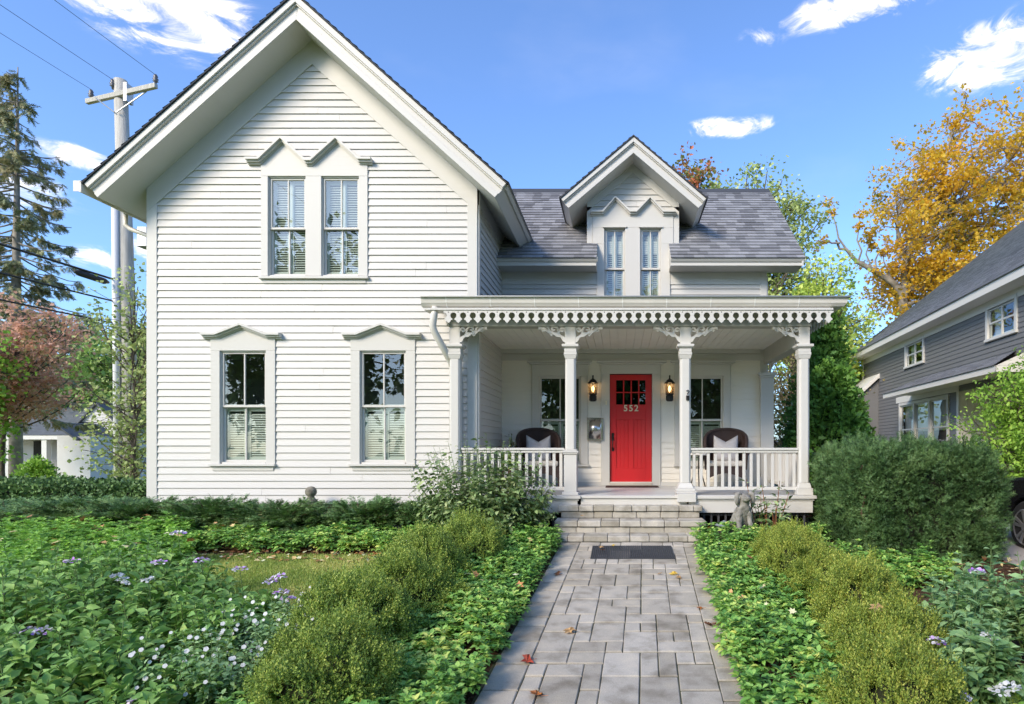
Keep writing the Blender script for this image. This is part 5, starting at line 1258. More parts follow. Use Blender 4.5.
# ---------- trees beyond
def spruce(base,H,rad,label,seed,zmin=4.6):
    rng=np.random.default_rng(seed); root=thing('spruce_tree',label,'tree',base)
    MB().tube([(0,0,-1),(0,.02,H*.5),(.1,0,H)],[.28,.17,.02],8).build('trunk',BARK2,root,local=True,smooth=True)
    br=MB(); P=[];F=[];S=[]
    z=zmin
    while z<H-.15:
        t=z/H; L=rad*(1-t)**.75*(1.0 if t<.8 else .9)+.25
        for _ in range(int(rng.integers(3,6))):
            a=rng.uniform(0,6.28); l=L*rng.uniform(.45,1.15); d=np.array([math.cos(a),math.sin(a),0]); 
            sag=-.35*l if t<.75 else .1*l
            q=[np.array([0,0,z])+d*l*s+np.array([0,0,sag*s*(1.2-.5*s)+.25*l*max(0,s-.75)]) for s in np.linspace(0,1,6)]
            br.tube(q,[.035*(1-.8*s)+.008 for s in np.linspace(0,1,6)],4,cap=False)
            nn=int(l*56)
            for _ in range(nn):
                s=rng.uniform(.25,1)**.8; k=min(int(s*5),4); f=s*5-k; p=q[k]*(1-f)+q[k+1]*f
                if math.sin(s*14+a*5)+math.sin(z*3+a)<-.15: continue
                side=np.cross(d,[0,0,1])*rng.choice([-1,1]); w=rng.uniform(0,.35)
                P.append(p+side*w*l*.25+np.array([0,0,-w*.45])+rng.normal(size=3)*.05); F.append(side*.5+d*.4+np.array([0,0,-.7])+rng.normal(size=3)*.3); S.append(rng.uniform(.18,.42))
        z+=rng.uniform(.22,.42)
    br.build('branches',BARK2,root,local=True)
    P=np.array(P);F=np.array(F);S=np.array(S)
    V,f=scatter(*mk_shoot(10,1,.16,.36),P,F,rnddir(len(P),rng,.3),S); npobj('crown',V,f,LM['spruce'],root)
spruce((-28.2,28,-1.3),20.4,4.1,'tall sparse dark spruce with drooping branches at the left edge of the view',3)
spruce((-33.5,31,-1.3),16.5,3.9,'second sparse spruce half outside the left edge of the view, behind the pink tree',8)
tree('leafy_tree','green tree behind the cottage and the utility pole',(-38,46,-1.3),12,(0,0,7.2),(5.0,4,5.2),60,.34,15000,LM['green'],11,.35,clump=1.3)
tree('leafy_tree','dark green tree behind the spruce, above the cottage roof',(-48,50,-1.3),13,(0,0,8),(6.5,4,6),60,.36,15000,LM['olive'],12,.35,clump=1.4)
tree('leafy_tree','yellow-green tree beyond the cottage, right of the spruce',(-44,56,-1.3),12,(3,0,9),(4.0,4,4),40,.34,9000,LM['lime'],13,.35,clump=1.2)
tree('leafy_tree','broad green tree far behind the left gable corner',(-37,60,-1.3),14,(0,0,6.5),(6,4,6),50,.38,12000,LM['green'],14,.35,clump=1.4)
tree('maple_tree','small maple with salmon-pink autumn leaves in front of the cottage porch',(-18.7,18.2,-.4),5.9,(.3,0,4.5),(2.25,1.5,1.75),46,.10,8000,LM['pink'],15,.08,clump=.36,tmpl=MAPLE)
tree('maple_tree','small bright green maple mixed into the pink one at the far left',(-18.3,16.6,-.3),5,(.1,0,3.7),(1.35,1.2,1.75),26,.12,6000,LM['bright'],16,.07,clump=.38,tmpl=LEAF4,hollow=.5)
tree('sapling_tree','slender pale-leaved young tree in front of the utility pole',(-11.35,14.0,-.1),5.6,(-.1,0,2.9),(.78,.8,2.7),52,.085,3900,LM['olive'],17,.05,clump=.30,tmpl=LEAF4)
tree('small_tree','green tree behind the utility pole, beside the white corner of the house',(-15.2,21,-.6),6,(0,0,3.8),(2.0,1.6,3.0),45,.13,9000,LM['green'],18,.1,clump=.5)
tree('turning_tree','half red, half green treetop rising behind the dormer ridge',(3.7,31,0),17,(.1,0,13.0),(1.75,1.8,3.9),52,.20,5200,LM['redgreen'],19,.2,clump=.55,tt=.6)
tree('leafy_tree','green tree behind the right end of the main roof, tallest of those by the ridge',(6.3,29,0),15,(.2,0,11.0),(3.3,2.6,4.1),105,.17,18000,LM['olive'],20,.3,clump=.62)
tree('leafy_tree','pale green tree just right of the roof end, lower than its neighbour',(8.9,27,0),10,(.2,0,6.6),(1.9,2.2,3.4),70,.16,10000,LM['lime'],21,.2,clump=.55)
tree('leafy_tree','green branching tree beside the porch gutter end, behind the evergreen',(10.3,28.5,0),9,(-.3,0,5.9),(1.6,1.6,2.6),44,.13,4200,LM['green'],22,.16,clump=.45)
tree('dry_tree','tan and dry-leaved tree seen through the right end of the porch',(5.5,19.5,0),6,(0,0,3.1),(1.5,1.2,2.6),52,.09,9000,LM['dry'],23,.1,clump=.42)
tree('small_tree','yellow-green small tree over the peak of the evergreen',(10.9,28,0),8,(-.1,0,5.9),(1.1,1.2,1.6),30,.10,5000,LM['lime'],24,.1,clump=.4)
tree('bare_tree','grey thinly leaved tree between the evergreen and the grey house',(11.2,29.5,0),7,(-.1,0,3.6),(1.8,1.2,2.9),70,.07,3200,LM['dry'],25,.12,bark=BARK2,clump=.45,sub=5)
# orange maple with its bare limb
def orange():
    rng=np.random.default_rng(33); base=Vector((14.1,30,0)); root=thing('orange_maple_tree','tall orange and gold maple with one bare limb, behind the grey house','tree',base)
    def L(px,py,Y=30): p=at(px,py,Y)-base; return np.array(p)
    br=MB(); tips=[]; rads=[]
    def limb(pts,r0,r1,cl=True,n=0):
        P=[L(*p) for p in pts]; 
        Q=[]
        for i in range(len(P)-1):
            for t in (0,.5): Q.append(P[i]*(1-t)+P[i+1]*t+ (rng.normal(size=3)*.10 if t else 0))
        Q.append(P[-1]); br.tube(Q,[r0+(r1-r0)*i/(len(Q)-1) for i in range(len(Q))],7,cap=False); return Q
    limb([(903,448),(903,380),(905,330),(903,298),(905,270),(909,232)],.36,.17)
    a=limb([(904,300),(893,283),(876,272),(858,262),(846,249),(836,240)],.20,.05)
    for p0,p1,p2 in (((872,271),(866,254),(871,232)),((858,262),(857,240),(860,215)),((846,249),(836,225),(828,203)),((876,272),(880,250),(868,237)),((840,243),(826,240),(818,247)),((893,283),(884,262),(888,240))):
        q=limb([p0,p1,p2],.055,.015); tips.append(q[-1]); rads.append(.28); tips.append(q[-2]); rads.append(.2)
    main=[((905,270),(900,240),(898,215),(906,185)),((907,250),(918,215),(915,180),(922,150)),((909,232),(930,200),(945,160),(962,118)),((909,240),(940,215),(965,180),(985,140)),
          ((905,290),(935,262),(970,240),(1010,190)),((905,275),(945,250),(985,225),(1030,215)),((909,232),(950,190),(1000,150),(1050,130)),((905,290),(930,290),(955,270),(985,262)),((905,285),(905,268),(912,250),(920,235)),
          ((909,240),(960,235),(1000,235),(1050,250)),((909,250),(960,200),(1030,170),(1080,180)),((909,240),(965,200),(1010,160),(1030,120)),((909,250),(970,215),(1020,205),(1045,160))]
    main+=[((905,305),(925,302),(945,292),(962,280)),((905,312),(898,300),(892,290),(890,282)),((905,300),(920,285),(935,278),(950,262))]
    for l in main:
        Y=30+rng.uniform(-2,2.5); q=limb([(x,y,30+(Y-30)*i/3) for i,(x,y) in enumerate(l)],.13,.03)
        for j in range(2,len(q)):
            for _ in range(7):
                e=q[j]+rng.normal(size=3)*np.array([.8,1.1,.7]); br.tube([q[j],(q[j]+e)/2+rng.normal(size=3)*.15,e],[.035,.022,.01],4,cap=False); tips.append(e); rads.append(rng.uniform(.3,.62))
    br.build('branches',BARK2,root,local=True,smooth=True)
    foliage('crown',tips,26000,np.array(rads),.155,LM['orange'],root,rng,MAPLE,flat=.7)
orange()
# trees across the street (seen mirrored in the windows)
for i,(x,y,h) in enumerate(((-20,-19,15),(-10,-20,18),(-2,-22,14),(7,-19,16),(17,-21,14))):
    tree('street_tree',['street tree across the road, far left','street tree across the road, left of centre','street tree across the road, middle of the row','street tree across the road, right of centre','street tree across the road, far right'][i],(x,y,-1),h,(0,0,h*.58),(4.8,3,h*.44),70,.42,11000,LM['green'],60+i,.3,clump=1.3,group='trees across the street')
# ---------- evergreen by the porch
def shellplant(name,label,cat,base,fn,n,size,m,seed,tmpl,group=None,core=None,jit=.12,orient=.6,upb=.6,part='foliage',parent=None,stemm=None,tuft=0,tr=.04):
    rng=np.random.default_rng(seed); root=parent or thing(name,label,cat,base,0,group)
    if tuft:
        Pc,Nc=fn(n//tuft,rng); Nc=nrm(Nc+rng.normal(size=Nc.shape)*.3); Pc=Pc-Nc*np.abs(rng.normal(size=(len(Pc),1)))*jit; ix=rng.integers(0,len(Pc),n); o=rng.normal(size=(n,3)); Nn=nrm(Nc[ix]+o*.5); P=Pc[ix]+o*tr+Nn*rng.uniform(-.3,.6,(n,1))*size
    else: P,Nn=fn(n,rng)
    if not tuft: P=P+rng.normal(size=P.shape)*jit*.3-Nn*np.abs(rng.normal(size=(n,1)))*jit
    F=nrm(Nn*orient+rng.normal(size=P.shape)*.5+np.array([0,0,upb])); U=nrm(Nn+rng.normal(size=P.shape)*.6)
    V,f=scatter(tmpl[0],tmpl[1],P,F,U,size*rng.uniform(.6,1.3,n)); npobj(part,V,f,m,root); return root
def cone_fn(H,R0):
    def fn(n,rng):
        t=rng.beta(1,1.25,n); a=rng.uniform(0,6.283,n); r=R0*np.minimum(1,(1-t)**.62*1.12)*np.minimum(1,.75+t*2)
        lump=1+.13*np.sin(a*3+t*11)+.10*np.sin(a*7-t*23+1)+.06*np.sin(a*13+t*40)
        r=r*lump; P=np.stack([r*np.cos(a),r*np.sin(a),t*H],-1); Nn=nrm(np.stack([np.cos(a),np.sin(a),np.full(n,.35)],-1)); return P,Nn
    return fn
SPRAY=([(0,0,0),(-.10,.35,.03),(-.34,.62,.0),(-.12,.62,.03),(-.22,.92,0),(0,1,.02),(.22,.92,0),(.12,.62,.03),(.34,.62,0),(.10,.35,.03)],[[(0,9,7,5),(0,5,3,1)],[(1,3,2),(3,5,4),(7,6,5),(9,8,7)]])
t_=shellplant('arborvitae','tall conical dark green evergreen at the right corner of the porch','evergreen',(4.35,12.4,0),cone_fn(3.1,1.0),15000,.13,LM['arb'],41,SPRAY,jit=.16,upb=.15,orient=.8)
MB().tube([(0,0,-.1),(0,0,2.7)],[.09,.02],8).build('trunk',BARK,t_,local=True); MB().lathe([(.5,.1),(.72,.7),(.55,1.6),(.25,2.4),(.03,2.8)],(0,0,0),12).build('dark_core',plain('evergreen_core',(.02,.03,.012),1),t_,local=True)  # solid near-black core, the shade inside the evergreen put into its colour
t_=shellplant('arborvitae','taller dark evergreen standing behind the first, its loose top level with the gutter','evergreen',(5.0,14.6,0),cone_fn(4.75,1.0),15000,.14,LM['arb'],42,SPRAY,jit=.25,upb=.3,orient=.6)
MB().tube([(0,0,-.1),(0,0,4.2)],[.09,.02],8).build('trunk',BARK,t_,local=True)
t_=shellplant('round_evergreen','rounded yellow-green evergreen shrub in front of the cottage railing','shrub',(-19.6,20.2,-.95),cone_fn(1.9,.95),5000,.13,LM['bright'],43,SPRAY,jit=.2,upb=.3)
# ---------- hedges
YSH=mk_shoot(14,1,.09,.36)
def blockfn(x0,x1,y0,y1,z0,z1,rr=.35,amp=.1,sc=2.2,seed=5):
    """points on the outside of a lumpy clipped block"""
    def fn(n,rng):
        c=np.array([(x0+x1)/2,(y0+y1)/2,(z0+z1)/2]); h=np.array([(x1-x0)/2,(y1-y0)/2,(z1-z0)/2])
        ar=np.array([h[1]*h[2],h[1]*h[2],h[0]*h[2],h[0]*h[2],h[0]*h[1]*1.4]); fidx=rng.choice(5,n,p=ar/ar.sum())
        u=rng.uniform(-1,1,(n,3)); P=u.copy()
        P[fidx==0,0]=-1;P[fidx==1,0]=1;P[fidx==2,1]=-1;P[fidx==3,1]=1;P[fidx==4,2]=1
        Q=P*h; core=np.clip(Q,-(h-rr),h-rr); d=Q-core; Nn=nrm(d+1e-6); Q=core+Nn*rr
        nz=fnoise(Q+c,sc,seed); nz2=fnoise(Q+c,sc*3,seed+1)
        nz3=np.maximum(0,fnoise(Q+c,sc*8,seed+2)); Q=Q+Nn*(amp*nz+amp*.45*nz2+.055*nz3)[:,None]
        return Q+c,Nn
    return fn
def hedge(name,label,base,dims,n,size,m,seed,cat='hedge',tmpl=YSH,rr=.35,amp=.1,core=.16,group=None,jit=.10,upb=.5,tuft=0,tr=.04):
    bx=Vector(base); x0,x1,y0,y1,z0,z1=dims; fn0=blockfn(x0,x1,y0,y1,z0,z1,rr,amp,2.2,seed)
    def fn(n_,rng):
        P,Nn=fn0(n_,rng); P=P-np.array(bx); return P,Nn
    root=shellplant(name,label,cat,base,fn,n,size,m,seed,tmpl,group,jit=jit,upb=upb,tuft=tuft,tr=tr)
    c=MB(); c.box(x0+core,x1-core,y0+core,y1-core,z0,z1-core*1.3); c.v=[tuple(Vector(p)-bx) for p in c.v]; c.build('dark_core',plain('hedge_core',(.018,.024,.012),1),root,local=True,bevel=.1); return root  # opaque dark block stops see-through, inner shade of the hedge in its colour
yh=hedge('yew_hedge','large loose dark green yew hedge block right of the porch',(4.0,8.7,0),(3.05,4.70,7.35,9.6,-.2,1.24),90000,.064,LM['yew'],51,amp=.09,core=.20,rr=.24,jit=.07,tuft=26,tr=.028)
rg=np.random.default_rng(77); P,Nn=blockfn(3.05,4.70,7.35,9.6,-.1,1.27,.26,.12,2.2,51)(2200,rg); P=P-np.array([4.0,8.7,0.]); V,f=scatter(YSH[0],YSH[1],P,nrm(Nn*.7+rg.normal(size=P.shape)*.35+[0,0,.6]),rnddir(len(P),rg),.115*rg.uniform(.6,1.5,len(P))); npobj('long_shoots',V,f,LM['yew'],yh)
m=MB()
for k in range(26):
    a=rnd.uniform(3.2,4.8); m.tube([(a-4,rnd.uniform(-1.0,.2),-.15),(a-4+rnd.uniform(-.3,.3),rnd.uniform(-1.2,.2),.5),(a-4+rnd.uniform(-.5,.5),rnd.uniform(-1.25,.2),1.1)],[.02,.015,.006],5)
m.build('branches',TWIG,yh,local=True)
hedge('clipped_hedge','long low clipped dark green hedge running left from the corner of the house',(-10,11.6,0),(-16.5,-7.0,11.2,12.3,-.1,.63),52000,.055,LM['yew2'],52,tmpl=LEAF2,rr=.16,amp=.05,core=.10,jit=.08)
# ---------- boxwood mounds
BSH=[]
def mk_box(seed):
    r=np.random.default_rng(seed); vs=[];f4=[]
    for i in range(9):
        y=.08+.10*i; s=(1 if i%2 else -1); ax=(0 if (i//2)%2 else 1)
        l=.19*(1-.35*i/9); d=np.array([s,0,0]) if ax==0 else np.array([0,0,s]); b=np.array([0,y,0]); q=np.array([0,.07,0]); o=np.cross(d,[0,1,0])*.055
        tip=b+d*l*.75+np.array([0,l*.9,0]); mid=(b+tip)/2
        k=len(vs); vs+=[tuple(b),tuple(mid+o+q*0),tuple(tip),tuple(mid-o)]; f4.append((k,k+1,k+2,k+3))
    return (vs,[f4])
BX=mk_box(0)
def mound_fn(rx,ry,h,seed):
    def fn(n,rng):
        v=nrm(rng.normal(size=(n,3))); v[:,2]=np.abs(v[:,2])*1.0-.15; v=nrm(v)
        nz=1+.17*fnoise(v,3.2,seed)+.13*fnoise(v,7,seed+1)+.06*fnoise(v,19,seed+2)
        P=v*np.array([rx,ry,h*.9])*nz[:,None]; P[:,2]+=h*.10; P[:,2]=np.maximum(P[:,2],.01); return P,v
    return fn
protos={}
def boxwood(x,y,r,h,key,label,rz,group):
    if key not in protos:
        root=thing('boxwood_shrub',label,'shrub',(x,y,g1(x,y)),0,group)
        rng=np.random.default_rng(70+len(protos)); m=LM['box'] if key[0]=='g' else LM['boxy']
        Pc,Nc=mound_fn(1,1,1,90+len(protos))(620,rng); Nc=nrm(Nc+rng.normal(size=Nc.shape)*.25); Pc=Pc-Nc*np.abs(rng.normal(size=(620,1)))*.07; ix=rng.integers(0,620,8600); n=8600; P=Pc[ix]; Nn=Nc[ix]
        o=rng.normal(size=(n,3)); F=nrm(Nn*1.0+np.array([0,0,.35])+o*.48); P=P-Nn*.08+F*rng.uniform(-.05,.05,(n,1))+o*.022
        V,f=scatter(BX[0],BX[1],P,F,rnddir(n,rng),.16*rng.uniform(.6,1.5,n)); npobj('foliage',V,f,m,root)
        t=MB()
        for k in range(22):
            a=rng.uniform(0,6.28); q=rng.uniform(.3,.85); t.tube([(0,0,-.05),(q*.4*math.cos(a),q*.4*math.sin(a),.4),(q*math.cos(a),q*math.sin(a),.75*rng.uniform(.5,1))],[.02,.014,.006],4)
        t.build('branches',TWIG,root,local=True)
        MB().lathe([(.5,.0),(.62,.25),(.56,.45),(.36,.62),(.08,.68)],(0,0,0),14).build('dark_core',plain('boxwood_core',(.03,.035,.014),1),root,local=True,smooth=True)  # solid dark core painted as the shaded depth between the tufts
        protos[key]=root
    else:
        root=copy_tree(protos[key]); root['label']=label; root['group']=group
    root.location=(x,y,g1(x,y)-.02); root.scale=(r,r,h); root.rotation_euler=(0,0,rz); return root
LB_=['boxwood mound of the left row, farthest from the camera, next to the leafy shrub','second boxwood mound from the steps in the left row','third boxwood mound from the steps in the left row','fourth boxwood mound from the steps in the left row, beside the white flowers','nearest boxwood mound of the left row, at the bottom of the view']
for i,(x,y,r,h) in enumerate([(-1.85,7.25,.42,.58),(-2.08,6.42,.40,.66),(-1.98,5.60,.44,.60),(-2.14,4.78,.44,.68),(-1.95,3.95,.44,.58)]): boxwood(x,y,r,h,'g%d'%(i%2),LB_[i],i*1.3,'boxwoods left of the path')
RB_=['boxwood mound of the right row, farthest from the camera, beside the stone dog','second yellow-green boxwood mound from the steps in the right row','third yellow-green boxwood mound from the steps in the right row','fourth yellow-green boxwood mound from the steps in the right row','boxwood mound with a tan leaf caught in it, fifth from the steps on the right','nearest boxwood mound of the right row, at the bottom of the view']
for i,(x,y,r,h) in enumerate([(1.98,7.25,.34,.52),(1.90,6.55,.37,.62),(2.08,5.85,.38,.56),(2.06,5.12,.41,.68),(1.93,4.36,.40,.60),(1.70,3.66,.40,.60)]): boxwood(x,y,r,h,'y%d'%(i%2),RB_[i],i*1.7,'boxwoods right of the path')
# ---------- pachysandra
def inpoly(P,poly):
    x,y=P[:,0],P[:,1]; c=np.zeros(len(P),bool); k=len(poly)
    for i in range(k):
        x0,y0=poly[i]; x1,y1=poly[(i+1)%k]; t=((y0>y)!=(y1>y))&(x<(x1-x0)*(y-y0)/((y1-y0) or 1e-9)+x0); c^=t
    return c
def whorls(name,label,poly,dens,m,seed,lo=.09,hi=.24,size=.055,nl=8,tm=LEAF4N,lift=0,open_=.55,kind='stuff',cat='ground cover',layers=2):
    rng=np.random.default_rng(seed); po=np.array(poly); mn,mx=po.min(0),po.max(0); n=int((mx-mn).prod()*dens)
    P=rng.uniform(mn,mx,(n,2)); nz=fnoise(np.c_[P,np.zeros(n)],2.0,seed); P=P[inpoly(P+np.c_[fnoise(np.c_[P,np.zeros(n)],5,2),fnoise(np.c_[P,np.zeros(n)],5,4)]*.05,poly)]
    n=len(P); hz=rng.uniform(lo,hi,n)*(1+.25*fnoise(np.c_[P,np.zeros(n)],3,seed)); parts=[]
    Z=ground(P[:,0],P[:,1])+hz
    for la in range(layers):
        for k in range(nl):
            a=2*math.pi*(k+la*.5)/nl+rng.uniform(0,6.28,n)*0+np.arange(n)*2.4; up=(open_ if la==0 else -.05)+rng.normal(size=n)*.2
            F=np.stack([np.cos(a),np.sin(a),up],-1); Pn=np.stack([P[:,0],P[:,1],Z-la*.05+rng.normal(size=n)*.004],-1)+F*.008
            sz=size*rng.uniform(.75,1.25,n)*(1 if la==0 else 1.15)
            V,f=scatter(tm[0],tm[1],Pn,F,np.tile([0,0,1.],(n,1))+rng.normal(size=(n,3))*.2,sz*(.62 if (k%3==0 and la==0) else 1)); parts.append((V,f))
    V,f=join(parts); o=npobj(name,V,f,m,local=False); setp(o,label,cat,kind=kind); return o
EDGEL=[(-.80,8.5),(-.86,7.8),(-.84,7.0),(-.88,6.2),(-.93,5.4),(-.95,4.6),(-.97,3.4)]
whorls('ground_cover','green pachysandra between the left boxwoods and the path',EDGEL+[(-2.4,3.4),(-2.4,7.6),(-1.9,8.1),(-1.9,8.6)],270,LM['pach'],81)
whorls('ground_cover','green pachysandra between the path and the right boxwoods',[(1.02,8.6),(1.02,8.0),(.98,7.3),(.93,6.6),(.90,5.8),(.86,5.0),(.84,4.2),(.82,3.4),(2.5,3.4),(2.5,7.4),(2.9,8.3),(2.2,8.7)],270,LM['pach'],82)
whorls('ground_cover','green pachysandra strip in front of the junipers under the wing windows',[(-6.6,7.85),(-1.8,7.65),(-1.7,8.7),(-6.6,8.75)],240,LM['pach'],83)
whorls('ground_cover','patch of pachysandra behind the right boxwoods, in front of the yew hedge',[(2.5,6.3),(3.6,6.3),(3.9,7.0),(3.2,7.5),(2.5,7.6)],200,LM['pach'],84)
whorls('ground_cover','mixed bright green leaves at the back of the left flower bed',[(-9.5,6.6),(-5.0,6.0),(-5.2,7.3),(-6.0,8.5),(-10.5,8.9)],190,LM['bedleaf'],85,lo=.08,hi=.34,size=.06)
# fallen leaves on the beds
rng=np.random.default_rng(5)
def litter(label,poly,n,seed,lift=.02,size=.055):
    rng=np.random.default_rng(seed); po=np.array(poly); P=rng.uniform(po.min(0),po.max(0),(n*4,2)); P=P[inpoly(P,poly)][:n]; n=len(P); Q=np.c_[P,ground(P[:,0],P[:,1])+lift+rng.uniform(0,.02,n)]
    V,f=scatter(MAPLE[0],MAPLE[1],Q,rng.normal(size=(n,3))*[1,1,.15],np.tile([0,0,1.],(n,1))+rng.normal(size=(n,3))*.35,size*rng.uniform(.5,1.3,n)); o=npobj('leaf_litter',V,f,LM_lit,local=False); setp(o,label,'fallen leaves',kind='stuff')
LM_lit=leafmat('litter_leaves',[(.12,.05,.025),(.30,.13,.05),(.46,.27,.12),(.55,.40,.22)],5,.1,wn=.1)
litter('brown leaf litter along the front of the pachysandra strip',[(-5.4,7.45),(-1.9,7.3),(-1.9,7.95),(-5.4,8.05)],320,3)
litter('brown leaf litter under the yew hedge and beside the porch',[(2.3,7.2),(3.6,6.6),(4.9,5.2),(4.9,7.4),(3.2,9.0),(2.2,9.1)],420,4)
litter('scattered dry leaves caught on top of the left ground cover',[(-2.0,5.0),(-1.0,5.0),(-1.0,8.4),(-2.0,8.4)],22,6,.2,.07)
litter('scattered dry leaves on top of the left flower bed',[(-8,6.6),(-5,6.6),(-5,8.8),(-8.5,8.8)],60,7,.34,.08)
litter('scattered dry leaves caught among the right ground cover',[(1.0,4.2),(1.6,4.2),(1.8,8.4),(1.1,8.4)],16,8,.2,.06)
litter('pale dry leaves in the junipers under the wing',[(-7.5,8.9),(-2.2,8.9),(-2.2,9.4),(-7.5,9.4)],34,9,.40,.06)
# ---------- lawn blades
def grass(label,poly,n,seed,h=.05):
    rng=np.random.default_rng(seed); po=np.array(poly); P=rng.uniform(po.min(0),po.max(0),(n,2)); P=P[inpoly(P,poly)]; n=len(P)
    Q=np.c_[P,ground(P[:,0],P[:,1])-.03]; F=nrm(rng.normal(size=(n,3))*[.45,.45,.1]+[0,0,1]); S=np.stack([np.full(n,.012),h*rng.uniform(.5,1.4,n)+.02,np.full(n,.02)],-1)
    V,f=scatter([(-.5,0,0),(.5,0,0),(.3,.6,.3),(0,1,1.0),(-.3,.6,.3)],[[(0,1,2,4)],[(4,2,3)]],Q,F,rnddir(n,rng),S); o=npobj('grass',V,f,LM['grass'],local=False); setp(o,label,'grass',kind='stuff')
grass('short yellow-green lawn behind the white flowers',[(-5.1,6.0),(-3.6,5.5),(-2.0,5.3),(-1.9,7.75),(-3.5,7.75),(-5.5,7.75),(-5.4,6.6)],150000,31,.035)
grass('grass strip left of the flower bed',[(-13,8.5),(-7,9.0),(-7.5,11.1),(-16,11.1)],60000,32,.06)
# ---------- junipers: flat layered sprays
def juniper(x,y,rx,ry,h,label,seed,rz=0,g='spreading junipers under the wing windows'):
    rng=np.random.default_rng(seed); root=thing('juniper_shrub',label,'shrub',(x,y,g1(x,y)),rz,g); P=[];F=[];S=[]; st=MB()
    for k in range(110):
        a=rng.uniform(0,6.28); l=rng.uniform(.35,1.08); e=np.array([rx*l*math.cos(a),ry*l*math.sin(a),h*(rng.uniform(.45,1.0)-.35*max(0,l-.75)*2)]); b=np.array([0,0,.02]); mid=(b+e)/2+np.array([0,0,h*.3])
        q=[b*(1-t)**2+2*mid*t*(1-t)+e*t*t for t in np.linspace(0,1,5)]; st.tube(q,[.012,.01,.008,.006,.003],4,cap=False)
        n=120; t=rng.uniform(.3,1,n); pts=np.array([b*(1-tt)**2+2*mid*tt*(1-tt)+e*tt*tt for tt in t]); d=nrm(e-mid); sd=np.cross(d,[0,0,1]); w=rng.normal(size=n)*.10*(1.2-t*.6)
        P.append(pts+sd[None]*w[:,None]+np.array([0,0,1])*rng.normal(size=(n,1))*.014); F.append(np.tile(d,(n,1))*.8+sd[None]*np.sign(w)[:,None]*.7+np.array([0,0,.15])+rng.normal(size=(n,3))*.2); S.append(rng.uniform(.04,.085,n))
    P=np.concatenate(P);F=np.concatenate(F);S=np.concatenate(S); V,f=scatter(YSH[0],YSH[1],P,F,np.tile([0,0,1.],(len(P),1))+rng.normal(size=(len(P),3))*.3,S*1.25)
    npobj('foliage',V,f,LM['jun'],root); st.build('branches',TWIG,root,local=True)
JL=['spreading juniper at the right end of the row, next to the leafy shrub','spreading juniper below the right ground-floor window','spreading juniper between the two ground-floor windows, behind the finial','spreading juniper below the left ground-floor window','spreading juniper at the left corner of the house','spreading juniper just left of the house corner, in front of the hedge','low spreading juniper at the left edge, in front of the hedge']
for i,(x,y,rx,ry,h) in enumerate([(-2.8,8.95,.8,.52,.54),(-3.8,8.9,.85,.52,.56),(-4.95,8.85,.9,.55,.54),(-6.05,8.85,.9,.55,.57),(-7.2,8.95,.95,.6,.56),(-8.3,9.3,1.05,.75,.55),(-9.7,9.5,1.3,.85,.48)]): juniper(x,y,rx,ry,h,JL[i],100+i)
# ---------- leafy shrub by the steps
def stemshrub(name,label,base,rx,ry,h,nst,m,leaf,nper,seed,tm=LEAF4,stem=TWIG,cat='shrub',droop=-.2,group=None,spread=1,pair=False,leafw=1.0,top=.55,r0=.012,low=.2):
    rng=np.random.default_rng(seed); root=thing(name,label,cat,base,0,group); P=[];F=[];S=[];st=MB(); ends=[]
    for k in range(nst):
        a=rng.uniform(0,6.28); l=math.sqrt(rng.uniform(.0,1)); zt=h*(top+(1-top)*rng.uniform(0,1))*(1-.38*l*l)
        e=np.array([rx*l*math.cos(a),ry*l*math.sin(a),zt]); b=np.array([rx*.25*l*math.cos(a)*spread,ry*.25*l*math.sin(a)*spread,0]); mid=(b*.4+e*.6)*np.array([1,1,.75])+rng.normal(size=3)*.04
        Q=lambda t: b*(1-t)**2+2*mid*t*(1-t)+e*t*t
        st.tube([Q(t) for t in np.linspace(0,1,6)],[r0*(1-.7*t) for t in np.linspace(0,1,6)],4,cap=False); ends.append(e)
        for i in range(nper):
            t=low+(1-low)*(i+.5)/nper; p=Q(min(t,1)); d=nrm(Q(min(t+.05,1.05))-Q(t-.05)); 
            for s_ in ((0,1) if pair else (0,)):
                an=i*1.57+s_*math.pi+k if pair else rng.uniform(0,6.28)
                u=nrm(np.cross(d,[0.3,.2,1])); v=np.cross(d,u); o=u*math.cos(an)+v*math.sin(an)
                P.append(p+o*.006+ (0 if pair else rng.normal(size=3)*.03)); F.append(o*.85+d*.35+np.array([0,0,droop])+rng.normal(size=3)*.18); S.append(leaf*rng.uniform(.65,1.2)*(1-.45*(t>.93)))
    P=np.array(P);F=np.array(F);S=np.array(S); S3=np.stack([S*leafw,S,S],-1)
    V,f=scatter(tm[0],tm[1],P,F,np.tile([0,0,1.],(len(P),1))+rng.normal(size=(len(P),3))*.35,S3); npobj('foliage',V,f,m,root); st.build('stems',stem,root,local=True); return root,ends,rng
stemshrub('leafy_shrub','rounded glossy-leaved shrub left of the steps, in front of the porch railing',(-1.93,8.55,0),1.12,.58,1.62,250,LM['rhod'],.098,34,111,top=.3,droop=-.15,leafw=.62,low=.1,r0=.007,stem=STEMG)
# sparse reddish shrub in front of the right deck
stemshrub('sparse_shrub','thin branching shrub with reddish stems in front of the right porch railing',(2.10,8.55,0),.5,.2,1.15,13,LM['rhod'],.13,12,112,stem=plain('red_stem',(.25,.09,.04),.7),droop=.05,leafw=.40,top=.35,r0=.012,low=.3)
stemshrub('sparse_shrub','low dull green shrub behind the stone dog',(1.82,8.75,0),.32,.2,.42,14,LM['rhod'],.07,14,113,droop=.0,leafw=.5,top=.5)
